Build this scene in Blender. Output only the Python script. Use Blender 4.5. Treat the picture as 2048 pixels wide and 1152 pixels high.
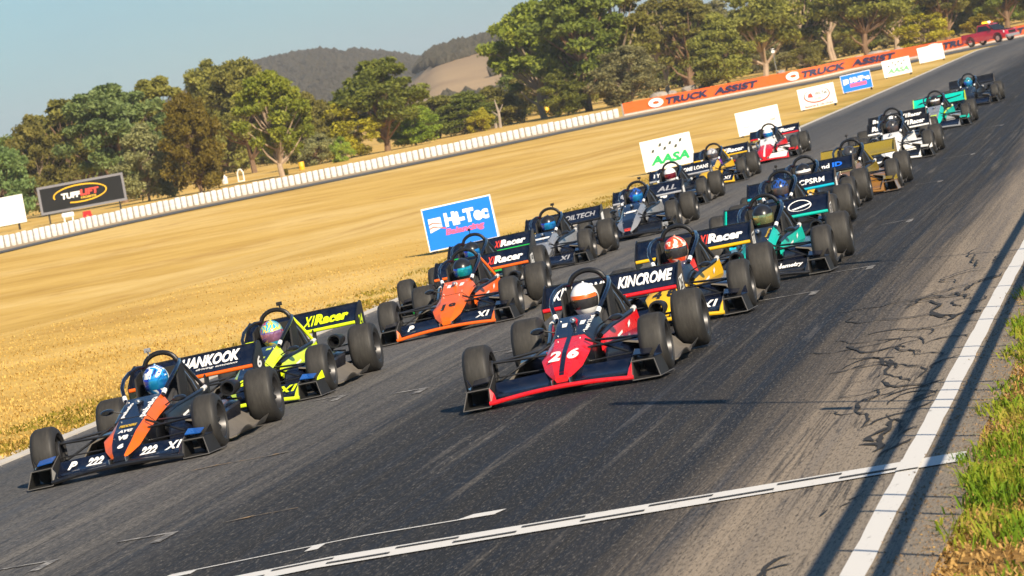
import bpy, bmesh, math, random
import numpy as np
from mathutils import Vector, Matrix
R_ = math.radians
random.seed(7); rng = np.random.default_rng(7)
S = bpy.context.scene
for o in list(bpy.data.objects): bpy.data.objects.remove(o)
C = S.collection

# ------------------------------------------------------------------ camera
YAW, PITCH, ROLL = R_(9.2764), R_(2.590), R_(10.38)
fh = Vector((-math.sin(YAW), math.cos(YAW), 0)); rt = Vector((math.cos(YAW), math.sin(YAW), 0)); zz = Vector((0, 0, 1))
fwd = fh*math.cos(PITCH) - zz*math.sin(PITCH); upv = fh*math.sin(PITCH) + zz*math.cos(PITCH)
camR = rt*math.cos(ROLL) - upv*math.sin(ROLL); camU = rt*math.sin(ROLL) + upv*math.cos(ROLL)
cd = bpy.data.cameras.new('camera'); cam = bpy.data.objects.new('camera', cd); C.objects.link(cam)
M = Matrix((camR, camU, -fwd)).transposed().to_4x4(); M.translation = (0, 0, 2.66); cam.matrix_world = M
cd.sensor_width = 36; cd.lens = 8600/2048*36; cd.clip_start = .5; cd.clip_end = 20000
cd.dof.use_dof = True; cd.dof.focus_distance = 39; cd.dof.aperture_fstop = 11
S.camera = cam
# ------------------------------------------------------------------ sky, sun, exposure
SUN_EL, SUN_AZ = R_(34), (0.54, -0.842)          # towards the sun: behind the camera, to the right
W = bpy.data.worlds.new('World'); S.world = W; W.use_nodes = True
nt = W.node_tree; nt.nodes.clear()
out = nt.nodes.new('ShaderNodeOutputWorld'); bg = nt.nodes.new('ShaderNodeBackground'); sky = nt.nodes.new('ShaderNodeTexSky')
sky.sky_type = 'NISHITA'; sky.sun_disc = False; sky.sun_elevation = SUN_EL
sky.sun_rotation = math.atan2(SUN_AZ[0], SUN_AZ[1]); sky.air_density = 1.0; sky.dust_density = .35; sky.ozone_density = 5.0
bg.inputs[1].default_value = 0.05
# thin high cloud over the whole sky
tc = nt.nodes.new('ShaderNodeTexCoord'); mp = nt.nodes.new('ShaderNodeMapping'); mp.inputs['Scale'].default_value = (2.2, 2.2, 9)
nz = nt.nodes.new('ShaderNodeTexNoise'); nz.inputs['Scale'].default_value = 1.6; nz.inputs['Detail'].default_value = 4; nz.inputs['Roughness'].default_value = .55
cr = nt.nodes.new('ShaderNodeValToRGB'); cr.color_ramp.elements[0].position = .42; cr.color_ramp.elements[1].position = .72
cr.color_ramp.elements[0].color = (0, 0, 0, 1); cr.color_ramp.elements[1].color = (.35, .35, .35, 1)
mx = nt.nodes.new('ShaderNodeMixRGB'); mx.inputs[2].default_value = (3.4, 3.9, 5.6, 1)
L = nt.links
L.new(tc.outputs['Generated'], mp.inputs[0]); L.new(mp.outputs[0], nz.inputs['Vector']); L.new(nz.outputs[0], cr.inputs[0])
L.new(cr.outputs[0], mx.inputs[0]); L.new(sky.outputs[0], mx.inputs[1]); tn = nt.nodes.new('ShaderNodeMixRGB'); tn.blend_type = 'MULTIPLY'; tn.inputs[0].default_value = 1; tn.inputs[2].default_value = (.76, 1.10, 1.22, 1)
L.new(mx.outputs[0], tn.inputs[1]); L.new(tn.outputs[0], bg.inputs[0]); L.new(bg.outputs[0], out.inputs[0])
sl = bpy.data.lights.new('sun', 'SUN'); so = bpy.data.objects.new('sun', sl); C.objects.link(so)
sl.energy = 5.0; sl.angle = R_(.5); sl.color = (1, .85, .65)
sd = Vector((SUN_AZ[0]*math.cos(SUN_EL), SUN_AZ[1]*math.cos(SUN_EL), math.sin(SUN_EL)))
so.rotation_euler = (-sd).to_track_quat('-Z', 'Y').to_euler(); so.location = sd*50
S.view_settings.view_transform = 'Standard'; S.view_settings.look = 'None'
S.view_settings.exposure = 0.78; S.view_settings.gamma = 1; S.view_settings.use_curve_mapping = False
S.render.engine = 'CYCLES'

# ------------------------------------------------------------------ materials
MAT = {}
class NB:
    def __init__(s, name):
        s.m = bpy.data.materials.new(name); s.m.use_nodes = True; s.t = s.m.node_tree; s.t.nodes.clear()
        s.o = s.n('ShaderNodeOutputMaterial'); s.p = s.n('ShaderNodeBsdfPrincipled'); s.l(s.p.outputs[0], s.o.inputs[0])
    def n(s, k, **kw):
        x = s.t.nodes.new(k)
        for a, b in kw.items(): setattr(x, a, b)
        return x
    def l(s, a, b): s.t.links.new(a, b)
    def coord(s, kind='Object', scale=(1, 1, 1), rot=(0, 0, 0)):
        c = s.n('ShaderNodeTexCoord'); m = s.n('ShaderNodeMapping'); m.inputs['Scale'].default_value = scale; m.inputs['Rotation'].default_value = rot
        s.l(c.outputs[kind], m.inputs[0]); return m.outputs[0]
    def pos(s, scale=(1, 1, 1), rot=(0, 0, 0)):
        c = s.n('ShaderNodeNewGeometry'); m = s.n('ShaderNodeMapping'); m.inputs['Scale'].default_value = scale; m.inputs['Rotation'].default_value = rot
        s.l(c.outputs['Position'], m.inputs[0]); return m.outputs[0]
    def noise(s, vec, scale, detail=4, rough=.55, dist=0):
        x = s.n('ShaderNodeTexNoise'); x.inputs['Scale'].default_value = scale; x.inputs['Detail'].default_value = detail
        x.inputs['Roughness'].default_value = rough; x.inputs['Distortion'].default_value = dist
        s.l(vec, x.inputs['Vector']); return x.outputs[0]
    def ramp(s, fac, stops):
        r = s.n('ShaderNodeValToRGB'); e = r.color_ramp.elements
        while len(e) < len(stops): e.new(.5)
        for i, (p, c) in enumerate(stops):
            e[i].position = p; e[i].color = tuple(c)+(1,) if len(c) == 3 else c
        s.l(fac, r.inputs[0]); return r.outputs[0]
    def mix(s, fac, a, b, mode='MIX'):
        x = s.n('ShaderNodeMixRGB', blend_type=mode)
        for i, v in enumerate((fac, a, b)):
            if isinstance(v, (int, float)): x.inputs[i].default_value = v
            elif isinstance(v, tuple): x.inputs[i].default_value = v+(1,)
            else: s.l(v, x.inputs[i])
        return x.outputs[0]
    def math(s, op, a, b=0.):
        x = s.n('ShaderNodeMath', operation=op)
        for i, v in enumerate((a, b)):
            if isinstance(v, (int, float)): x.inputs[i].default_value = v
            else: s.l(v, x.inputs[i])
        return x.outputs[0]
    def bump(s, h, strength=.3, dist=.02):
        b = s.n('ShaderNodeBump'); b.inputs['Strength'].default_value = strength; b.inputs['Distance'].default_value = dist
        s.l(h, b.inputs['Height']); s.l(b.outputs[0], s.p.inputs['Normal'])
    def set(s, **kw):
        for k, v in kw.items():
            i = s.p.inputs[k.replace('_', ' ')]
            if isinstance(v, (int, float)): i.default_value = v
            elif isinstance(v, tuple): i.default_value = v+(1,) if len(v) == 3 else v
            else: s.l(v, i)
        return s
def gray(v): return (v, v, v)
def paint(name, col, rough=.28, coat=.6, dirt=.4, metal=0.):
    if name in MAT: return MAT[name]
    b = NB(name); v = b.coord('Object')
    n = b.noise(v, 11, 7, .72); d = b.ramp(n, [(.46, (0, 0, 0)), (.70, (1, 1, 1))])
    dk = b.mix(b.math('MULTIPLY', d, dirt), col, tuple(c*.55+.03 for c in col))
    b.set(Base_Color=dk, Roughness=b.math('ADD', b.math('MULTIPLY', n, .22), rough-.1), Coat_Weight=coat, Coat_Roughness=.12, Metallic=metal)
    MAT[name] = b.m; return b.m
def plain(name, col, rough=.6, metal=0., var=.25, scale=12, bump=0., coord='Object'):
    if name in MAT: return MAT[name]
    b = NB(name); v = b.coord(coord) if coord != 'pos' else b.pos(); n = b.noise(v, scale, 5, .6)
    c = b.mix(n, tuple(x*(1-var) for x in col), tuple(min(1, x*(1+var)) for x in col))
    b.set(Base_Color=c, Roughness=rough, Metallic=metal)
    if bump: b.bump(n, bump)
    MAT[name] = b.m; return b.m
navy = paint('navy_paint', (.0025, .005, .016), .2, .45); black = paint('black_paint', (.006, .006, .007), .3, .3)
carbon = plain('black_carbon', (.008, .008, .009), .42); blackmat = plain('black_matt', (.007, .007, .007), .7)
white = paint('white_paint', (.78, .78, .76), .35, .3); silver = plain('silver_metal', (.55, .55, .55), .3, 1.)
red = paint('red_paint', (.64, .008, .012)); orange = paint('orange_paint', (.74, .115, .003), .32, .3); lime = paint('lime_paint', (.62, .80, .005))
yellow = paint('yellow_paint', (.72, .42, .003), .32, .3); teal = paint('teal_paint', (.0, .46, .37), .32, .3); green = paint('green_paint', (.01, .60, .06))
cyan = paint('cyan_paint', (.0, .42, .58)); gold = paint('gold_paint', (.34, .25, .03), .25, .7, .2, .35); bronze = paint('bronze_paint', (.30, .14, .025), .3, .6, .2, .3)
grey = paint('grey_paint', (.22, .23, .25)); sky_refl = paint('sky_reflection_blue', (.01, .10, .42)); royal = paint('royal_blue', (.01, .05, .55), .2, .8)  # the dive-plane blue has the sky's reflection painted into the colour
def tyre_mats():
    b = NB('tyre_tread'); v = b.coord('Object', (14, 3, 3)); n = b.noise(v, 3, 6, .7)
    b.set(Base_Color=b.ramp(n, [(.3, (.013, .012, .011)), (.55, (.027, .025, .022)), (.70, (.040, .037, .032)), (.76, (.18, .17, .15))]), Roughness=.72); b.bump(n, .15, .01)
    MAT['tread'] = b.m
    MAT['sidewall'] = plain('tyre_sidewall', (.017, .0165, .016), .6, 0, .3, 20)
tyre_mats()
rimm = plain('rim_dark_metal', (.055, .055, .058), .42, .7); floorm = plain('dusty_composite', (.13, .115, .095), .6, 0, .35, 6)
skinm = plain('skin', (.45, .26, .18), .5)

# ------------------------------------------------------------------ mesh helpers
class MB:
    def __init__(s): s.v = []; s.f = []; s.m = []
    def add(s, vs, fs, mi=0):
        o = len(s.v); s.v += [tuple(p) for p in vs]; s.f += [tuple(i+o for i in f) for f in fs]; s.m += [mi]*len(fs); return s
    def box(s, x0, x1, y0, y1, z0, z1, mi=0, c=0):
        if c:   # chamfer the vertical and horizontal edges of the top
            p = [(x0, y0, z0), (x1, y0, z0), (x1, y1, z0), (x0, y1, z0), (x0, y0, z1-c), (x1, y0, z1-c), (x1, y1, z1-c), (x0, y1, z1-c),
                 (x0+c, y0+c, z1), (x1-c, y0+c, z1), (x1-c, y1-c, z1), (x0+c, y1-c, z1)]
            f = [(3, 2, 1, 0), (0, 1, 5, 4), (1, 2, 6, 5), (2, 3, 7, 6), (3, 0, 4, 7), (4, 5, 9, 8), (5, 6, 10, 9), (6, 7, 11, 10), (7, 4, 8, 11), (8, 9, 10, 11)]
            return s.add(p, f, mi)
        p = [(x, y, z) for z in (z0, z1) for (x, y) in ((x0, y0), (x1, y0), (x1, y1), (x0, y1))]
        return s.add(p, [(3, 2, 1, 0), (4, 5, 6, 7), (0, 1, 5, 4), (1, 2, 6, 5), (2, 3, 7, 6), (3, 0, 4, 7)], mi)
    def hexa(s, bot, top, mi=0):   # two quads of 4 corners
        return s.add(list(bot)+list(top), [(3, 2, 1, 0), (4, 5, 6, 7), (0, 1, 5, 4), (1, 2, 6, 5), (2, 3, 7, 6), (3, 0, 4, 7)], mi)
    def loft(s, rings, mi=0, closed=True, caps=True, mis=None):
        n = len(rings[0]); o = len(s.v)
        for r in rings: s.v += [tuple(p) for p in r]
        for i in range(len(rings)-1):
            for j in range(n if closed else n-1):
                k = (j+1) % n
                s.f.append((o+i*n+j, o+i*n+k, o+(i+1)*n+k, o+(i+1)*n+j)); s.m.append(mis[j] if mis else mi)
        if caps and closed:
            s.f.append(tuple(o+j for j in reversed(range(n)))); s.m.append(mi)
            s.f.append(tuple(o+(len(rings)-1)*n+j for j in range(n))); s.m.append(mi)
        return s
    def tube(s, pts, r, n=8, mi=0, flat=1., caps=True):
        pts = [Vector(p) for p in pts]; rings = []; rr = r if isinstance(r, (list, tuple)) else [r]*len(pts)
        up = Vector((0, 0, 1))
        d0 = (pts[1]-pts[0]).normalized()
        if abs(d0.z) > .95: up = Vector((0, 1, 0))
        for i, p in enumerate(pts):
            a = pts[max(0, i-1)]; b = pts[min(len(pts)-1, i+1)]; d = (b-a).normalized()
            x = d.cross(up); x = x.normalized() if x.length > 1e-4 else Vector((1, 0, 0)); y = x.cross(d).normalized()
            rings.append([p + x*math.cos(t)*rr[i] + y*math.sin(t)*rr[i]*flat for t in (2*math.pi*k/n for k in range(n))])
            up = y
        return s.loft(rings, mi, True, caps)
    def lathe(s, prof, n=24, axis='x', c=(0, 0, 0), mis=None, mi=0):   # prof: (along, radius)
        rings = []
        for a, r in prof:
            ring = []
            for k in range(n):
                t = 2*math.pi*k/n; u, w = r*math.cos(t), r*math.sin(t)
                ring.append({'x': (c[0]+a, c[1]+u, c[2]+w), 'y': (c[0]+w, c[1]+a, c[2]+u), 'z': (c[0]+u, c[1]+w, c[2]+a)}[axis])
            rings.append(ring)
        o = len(s.v)
        for r in rings: s.v += r
        for i in range(len(rings)-1):
            for j in range(n):
                k = (j+1) % n
                s.f.append((o+i*n+j, o+i*n+k, o+(i+1)*n+k, o+(i+1)*n+j)); s.m.append(mis[i] if mis else mi)
        return s
    def mirror(s):
        m = MB(); m.v = [(-x, y, z) for x, y, z in s.v]; m.f = [tuple(reversed(f)) for f in s.f]; m.m = list(s.m); return m
    def mesh(s, name, slots=1, smooth=35):
        me = bpy.data.meshes.new(name); me.from_pydata(s.v, [], s.f)
        for i in range(slots): me.materials.append(None)
        if slots > 1: me.polygons.foreach_set('material_index', s.m)
        if smooth:
            me.polygons.foreach_set('use_smooth', [True]*len(me.polygons)); me.update()
            me.set_sharp_from_angle(angle=R_(smooth))
        bm = bmesh.new(); bm.from_mesh(me); bmesh.ops.recalc_face_normals(bm, faces=bm.faces); bm.to_mesh(me); bm.free()
        me.update(); return me
MESH = {}
def cached(key, fn):
    if key not in MESH: MESH[key] = fn()
    return MESH[key]
def obj(name, me, mats, parent=None, loc=None, rot=None, scale=None):
    if isinstance(me, MB): me = me.mesh(name)
    o = bpy.data.objects.new(name, me); C.objects.link(o)
    if not isinstance(mats, (list, tuple)): mats = [mats]
    while len(me.materials) < len(mats): me.materials.append(None)
    for i, m in enumerate(mats):
        o.material_slots[i].link = 'OBJECT'; o.material_slots[i].material = m
    if parent: o.parent = parent
    if loc: o.location = loc
    if rot: o.rotation_euler = rot
    if scale: o.scale = scale
    return o
def empty(name, loc, rz=0):
    o = bpy.data.objects.new(name, None); C.objects.link(o); o.location = loc; o.rotation_euler = (0, 0, rz); o.empty_display_size = .3; return o
def tag(o, label, cat, group=None):
    o['label'] = label; o['category'] = cat
    if group: o['group'] = group
    return o
def struct(o): o['kind'] = 'structure'; return o
def stuff(o, label, cat=None):
    o['kind'] = 'stuff'; o['label'] = label
    if cat: o['category'] = cat
    return o
# flat print: text as a thin mesh, mapped onto a surface by a function (u, v in 0..1) -> point
_TX = {}
def text_pts(s, bold=.02, shear=0.):
    k = (s, bold, shear)
    if k not in _TX:
        cu = bpy.data.curves.new('t', 'FONT'); cu.body = s; cu.offset = bold; cu.shear = shear; cu.resolution_u = 3; cu.fill_mode = 'FRONT'; cu.dimensions = '2D'
        o = bpy.data.objects.new('t', cu); C.objects.link(o)
        dg = bpy.context.evaluated_depsgraph_get(); me = o.evaluated_get(dg).to_mesh()
        P = np.array([v.co[:2] for v in me.vertices]); Fc = [tuple(p.vertices) for p in me.polygons]
        o.evaluated_get(dg).to_mesh_clear(); bpy.data.objects.remove(o); bpy.data.curves.remove(cu)
        lo, hi = P.min(0), P.max(0); _TX[k] = ((P-lo)/(hi-lo), Fc, (hi-lo)[0]/(hi-lo)[1])
    return _TX[k]
def letter(s, fn, mat, parent, bold=.02, shear=0., name='lettering'):
    P, Fc, asp = text_pts(s, bold, shear)
    me = bpy.data.meshes.new(name); me.from_pydata([tuple(fn(u, v)) for u, v in P], [], Fc); me.materials.append(None); me.update()
    return obj(name, me, mat, parent)
def plane_fn(o, r, u, w, h):
    o, r, u = Vector(o), Vector(r), Vector(u)
    return lambda a, b: o + r*(a*w) + u*(b*h)
def ell_ring(cx, cz, rx, rz, t, y, n=40, a0=0, a1=2*math.pi):
    """flat ring in an XZ plane facing -Y"""
    vs = []; fs = []
    for k in range(n+1):
        a = a0+(a1-a0)*k/n
        vs += [(cx+rx*math.cos(a), y, cz+rz*math.sin(a)), (cx+(rx-t)*math.cos(a), y, cz+(rz-t)*math.sin(a))]
    fs = [(2*k, 2*k+1, 2*k+3, 2*k+2) for k in range(n)]
    return MB().add(vs, fs)

# ------------------------------------------------------------------ terrain
def sst(a, b, x):
    t = np.clip((np.asarray(x, float)-a)/(b-a), 0, 1); return t*t*(3-2*t)
def T(x, y):   # crossfall to the left, a slight dip down the straight, a lower plain beyond
    ta = -.15*sst(36, 80, y)-.034*np.clip(-5.7-np.asarray(x, float), 0, 9)
    return np.minimum(ta, -1.0*np.maximum(sst(-13.5, -32, x)*sst(20, 120, y), sst(200, 420, y)))
def XL(y): return np.interp(y, [0, 45, 60, 70, 205, 250, 300, 360], [-12.85, -12.85, -12.93, -13.15, -13.4, -13.58, -13.72, -13.9])   # left track edge
def settle(x, y):
    f = 1.
    for _ in range(6): f = (2.66-Tz(x*f, y*f))/2.66
    return x*f, y*f
def Tz(x, y): return float(T(np.float64(x), np.float64(y)))
def grid_mesh(name, xs, ys, zf):
    X, Y = np.meshgrid(xs, ys); Z = zf(X, Y); nx, ny = len(xs), len(ys)
    v = np.stack([X, Y, Z], -1).reshape(-1, 3)
    i = (np.arange(ny-1)[:, None]*nx+np.arange(nx-1)[None]).reshape(-1)
    f = np.stack([i, i+1, i+nx+1, i+nx], -1)
    me = bpy.data.meshes.new(name); me.from_pydata(v.tolist(), [], f.tolist()); me.materials.append(None)
    me.polygons.foreach_set('use_smooth', [True]*len(me.polygons)); me.update(); return me
# dry grass ground
b = NB('dry_grass_ground'); v = b.pos()
n1 = b.noise(b.pos((.10, .12, .1)), 1, 7, .68); n2 = b.noise(b.pos((1, 1.6, 1)), 1.4, 5, .7); n3 = b.noise(b.pos((.35, 1.1, 1)), 1, 4, .6)
c = b.ramp(n1, [(.30, (.42, .26, .06)), (.46, (.56, .365, .095)), (.60, (.66, .445, .13)), (.75, (.60, .42, .15))])
n4 = b.noise(b.pos((.06, .05, 1)), 1, 5, .7)
c = b.mix(b.math('MULTIPLY', b.ramp(n3, [(.35, (1, 1, 1)), (.5, (0, 0, 0))]), .22), c, (.44, .25, .05))
c = b.mix(b.ramp(n4, [(.48, (0, 0, 0)), (.62, (.85, .85, .85))]), c, (.72, .52, .20))
n5 = b.noise(b.pos((.14, .06, 1)), 1, 7, .78)
c = b.mix(b.ramp(n5, [(.53, (0, 0, 0)), (.66, (.75, .75, .75))]), c, (.42, .25, .07))
c = b.mix(b.ramp(n2, [(.3, (.4, .4, .4)), (.7, (0, 0, 0))]), c, (.40, .23, .05))
# greener verge close to the track edge
sx = b.n('ShaderNodeSeparateXYZ'); b.l(v, sx.inputs[0])
vg = b.n('ShaderNodeMapRange'); vg.inputs[1].default_value = -16; vg.inputs[2].default_value = -13.4; b.l(sx.outputs[0], vg.inputs[0])
gn = b.noise(b.pos((.5, .35, 1)), 1.2, 5, .7)
c = b.mix(b.math('MULTIPLY', vg.outputs[0], b.ramp(gn, [(.4, (.1, .1, .1)), (.62, (1, 1, 1))])), c, (.19, .17, .02))
gv = b.n('ShaderNodeMapRange'); gv.inputs[1].default_value = -13.7; gv.inputs[2].default_value = -13.0; b.l(sx.outputs[0], gv.inputs[0])
c = b.mix(b.math('MULTIPLY', gv.outputs[0], b.ramp(n2, [(.42, (0, 0, 0)), (.56, (.9, .9, .9))])), c, (.30, .25, .18))
# right verge: earth and straw
rv = b.n('ShaderNodeMapRange'); rv.inputs[1].default_value = -6; rv.inputs[2].default_value = -5.9; b.l(sx.outputs[0], rv.inputs[0])
er = b.ramp(b.noise(b.pos(), 9, 6, .7), [(.3, (.10, .055, .02)), (.55, (.30, .17, .05)), (.8, (.45, .30, .12))])
c = b.mix(rv.outputs[0], c, er)
b.set(Base_Color=c, Roughness=.95, Specular_IOR_Level=.1); b.bump(n2, .5, .05)
m_ground = b.m
xs = np.concatenate([[-6000, -3500, -2000, -1200, -700, -400, -250, -180, -140], np.arange(-120, -15, 4.), np.arange(-15, 6.1, .5), [12, 25, 60, 150, 400, 1000, 3000, 6000]])
ys = np.concatenate([[-400, -100, -40], np.arange(-20, 140, 4.), np.arange(140, 480, 8.), [500, 560, 650, 800, 1000, 1500, 2500, 4000, 9000]])
def gz(X, Y):
    z = T(X, Y)-.03
    inside = (X > -14.1) & (X < -1.5) & (Y < 330); z = np.where(inside, z-.05, z); return z
struct(obj('ground', grid_mesh('ground', xs, ys, gz), m_ground))
# asphalt
b = NB('asphalt'); v = b.pos(); sx = b.n('ShaderNodeSeparateXYZ'); b.l(v, sx.inputs[0])
sp = b.noise(b.pos((1, .13, 1)), 58, 3, .8); wv = b.noise(b.pos((.5, .03, 1)), 1, 3, .5)
xj = b.math('ADD', sx.outputs[0], b.math('MULTIPLY', b.math('SUBTRACT', wv, .5), 1.6))
mr = b.n('ShaderNodeMapRange'); mr.inputs[1].default_value = -13.0; mr.inputs[2].default_value = -1.6; b.l(xj, mr.inputs[0])
base = b.ramp(mr.outputs[0], [(0, (.17, .16, .15)), (.05, (.075, .075, .075)), (.20, (.105, .101, .096)), (.34, (.155, .145, .132)), (.45, (.115, .107, .097)), (.52, (.034, .033, .032)), (.72, (.020, .0195, .019)), (.83, (.052, .046, .040)), (.895, (.29, .236, .176)), (1, (.235, .20, .155))])
st = b.noise(b.pos((3.6, .035, 1)), 1, 8, .78, .1)
rub = b.ramp(st, [(.43, (1, 1, 1)), (.53, (.4, .4, .4)), (.60, (0, 0, 0))])
zone = b.ramp(mr.outputs[0], [(0, (.15, .15, .15)), (.3, (.35, .35, .35)), (.5, (.75, .75, .75)), (.82, (1, 1, 1)), (.90, (.30, .30, .30)), (.94, (.08, .08, .08))])
c = b.mix(b.math('MULTIPLY', rub, zone), base, (.016, .016, .018))
s2 = b.noise(b.pos((15, .022, 1), (0, 0, R_(.6))), 1, 5, .7)
c = b.mix(b.math('MULTIPLY', b.ramp(s2, [(.36, (1, 1, 1)), (.46, (0, 0, 0))]), b.math('MULTIPLY', zone, .85)), c, (.012, .012, .013))
c = b.mix(b.math('MULTIPLY', b.ramp(s2, [(.56, (0, 0, 0)), (.66, (1, 1, 1))]), b.math('MULTIPLY', zone, .40)), c, (.13, .118, .102))
# thin scratchy tyre marks crossing at slight angles
for rz, amt in ((R_(3.2), .75), (R_(-2.4), .6)):
    t1 = b.noise(b.pos((6, .09, 1), (0, 0, rz)), 1.4, 2, .5, .1)
    line = b.ramp(t1, [(.485, (0, 0, 0)), (.5, (1, 1, 1)), (.515, (0, 0, 0))])
    br = b.ramp(b.noise(b.pos((.9, .06, 1)), 1, 2), [(.48, (0, 0, 0)), (.6, (1, 1, 1))])
    c = b.mix(b.math('MULTIPLY', b.math('MULTIPLY', line, br), amt), c, (.022, .022, .024))
lt = b.ramp(b.noise(b.pos((5, .12, 1), (0, 0, R_(1.5))), 1.1, 4, .6), [(.60, (0, 0, 0)), (.75, (.5, .5, .5))])
c = b.mix(b.math('MULTIPLY', lt, zone), c, (.22, .195, .165))
c = b.mix(b.ramp(sp, [(.34, (.8, .8, .8)), (.49, (0, 0, 0))]), c, (.014, .014, .014))
c = b.mix(b.ramp(sp, [(.56, (0, 0, 0)), (.68, (.52, .52, .52))]), c, (.29, .265, .23))
b.set(Base_Color=c, Roughness=b.ramp(st, [(.35, (.6, .6, .6)), (.6, (.9, .9, .9))]), Specular_IOR_Level=.18); b.bump(sp, .35, .01)
m_asph = b.m
ya = np.concatenate([np.arange(-25, 140, 4.), np.arange(140, 470, 6.), [480, 520, 600]]); sa = np.concatenate([np.linspace(0, 1, 13), 1+np.linspace(0, 1, 9)[1:]])
me = grid_mesh('race_track', sa, ya, T); co = np.array([v.co[:] for v in me.vertices]); s_, y_ = co[:, 0].copy(), co[:, 1]
redge = -1.66+np.where(s_ > 1.99, .05*np.sin(y_*1.7)+.04*np.sin(y_*.63), 0)
co[:, 0] = np.where(s_ <= 1, XL(y_)*(1-s_)-5.7*s_, -5.7*(2-s_)+redge*(s_-1)); co[:, 2] = T(co[:, 0], y_); me.vertices.foreach_set('co', co.reshape(-1)); me.update()
struct(obj('race_track', me, m_asph))
# return road in front of the barrier
BAR = [(-68.6, 215), (-68.5, 234.9), (-68.2, 240.7), (-67.6, 246.5), (-67.2, 254.7), (-66.5, 264.9), (-64.6, 272.8), (-62.2, 280.5), (-59.1, 287.1), (-56.1, 294.5), (-53.3, 304.4), (-50.6, 316.2), (-47.6, 328.8), (-44.4, 341.8)]
BAN = [(-44.35, 342), (-41.7, 345.7), (-39.0, 349.4), (-35.5, 354.8), (-31.6, 360), (-27.4, 362), (-23.6, 370.9), (-19.0, 390.2), (-14.3, 407.4), (-9.7, 421.6), (-4, 438)]
NEAR = [(-63.8, 195), (-63.7, 218.3), (-63.5, 223.3), (-63.3, 236), (-62.2, 246.1), (-60.4, 254.5), (-57.6, 260.5), (-54.9, 266.4), (-52.1, 273.1), (-49.5, 282.6), (-46.9, 292.7), (-44, 303.6), (-40.9, 313.5), (-36.1, 321), (-32.8, 325), (-28.4, 322), (-22.0, 292), (-18.6, 296), (-16.9, 322), (-15.4, 345), (-12.5, 352)]
FARE = [(-66.2, 195), (-65.8, 225.5), (-65.6, 230.8), (-65.6, 244.3), (-64.5, 255.1), (-62.7, 264.2), (-59.8, 270.6), (-57.1, 277), (-54.2, 284.2), (-51.6, 294.5), (-48.9, 305.5), (-45.9, 317.3), (-42.8, 328.5), (-37.7, 337), (-34.4, 342), (-30.6, 345), (-25.2, 330), (-21.4, 336), (-19.4, 368), (-17.4, 382), (-13.4, 400)]
mb = MB()
for i in range(len(NEAR)-1):
    for j in range(6):
        q = []
        for t in (j/6, (j+1)/6):
            a = Vector(NEAR[i]).lerp(Vector(NEAR[i+1]), t); d = Vector(FARE[i]).lerp(Vector(FARE[i+1]), t); q.append((a, d))
        (a, d), (a2, d2) = q
        for s in range(3):
            pts = [a.lerp(d, s/3), a.lerp(d, (s+1)/3), a2.lerp(d2, (s+1)/3), a2.lerp(d2, s/3)]
            mb.add([(p.x, p.y, Tz(p.x, p.y)+.012) for p in pts], [(0, 1, 2, 3)])
plain('grey_road', (.085, .082, .075), .8, 0, .2, .4, 0, 'pos')
struct(obj('return_road', mb.mesh('return_road'), MAT['grey_road']))
mb = MB()
for i in range(len(FARE)-1):
    for j in range(6):
        BB = BAR+BAN[1:]
        def bp(t):
            s = t*(len(BB)-1); k = min(int(s), len(BB)-2); return Vector(BB[k]).lerp(Vector(BB[k+1]), s-k)
        t0, t1 = (i+j/6)/(len(FARE)-1), (i+(j+1)/6)/(len(FARE)-1)
        a, a2 = Vector(FARE[i]).lerp(Vector(FARE[i+1]), j/6), Vector(FARE[i]).lerp(Vector(FARE[i+1]), (j+1)/6)
        d, d2 = bp(t0), bp(t1)
        mb.add([(p.x, p.y, Tz(p.x, p.y)+.008) for p in (a, d, d2, a2)], [(0, 1, 2, 3)])
plain('pale_dirt', (.36, .27, .16), .95, 0, .25, .5, 0, 'pos')
struct(obj('dirt_verge', mb.mesh('dirt_verge'), MAT['pale_dirt']))

# ------------------------------------------------------------------ painted markings
b = NB('road_paint'); wn = b.noise(b.pos((2.5, .5, 1)), 6, 6, .75); sp = b.noise(b.pos(), 60, 3, .8)
wear = b.math('MULTIPLY', b.ramp(wn, [(.30, (1, 1, 1)), (.40, (0, 0, 0))]), b.ramp(sp, [(.35, (.2, .2, .2)), (.6, (1, 1, 1))]))
b.set(Base_Color=b.mix(wear, (.62, .61, .585), (.09, .085, .08)), Roughness=.7); m_paint = b.m
m_black = plain('dark_road_paint', (.035, .035, .036), .8)
b = NB('faded_orange_paint'); wn = b.noise(b.pos((1.2, 1.2, 1)), 7, 6, .8)
b.set(Base_Color=b.mix(b.ramp(wn, [(.40, (0, 0, 0)), (.54, (1, 1, 1))]), (.34, .20, .065), (.13, .115, .095)), Roughness=.8); m_faded = b.m
b = NB('faded_white_paint'); wn = b.noise(b.pos((1.5, 1.5, 1)), 5, 6, .8)
b.set(Base_Color=b.mix(b.ramp(wn, [(.40, (0, 0, 0)), (.52, (1, 1, 1))]), (.36, .345, .32), (.10, .095, .09)), Roughness=.8); m_fwhite = b.m
def chunks(x0, x1, y0, y1, dx=.38):
    n = max(1, round((x1-x0)/dx)); return [[(x0+(x1-x0)*i/n, y0), (x0+(x1-x0)*(i+1)/n, y0), (x0+(x1-x0)*(i+1)/n, y1), (x0+(x1-x0)*i/n, y1)] for i in range(n)]
def sheet(name, polys, mat, z=.006, ray=False):
    if ray: polys = [[settle(x, y) for x, y in p] for p in polys]
    mb = MB()
    for p in polys: mb.add([(x, y, Tz(x, y)+z) for x, y in p], [tuple(range(len(p)))])
    return struct(obj(name, mb.mesh(name, 1, 0), mat))
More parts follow.
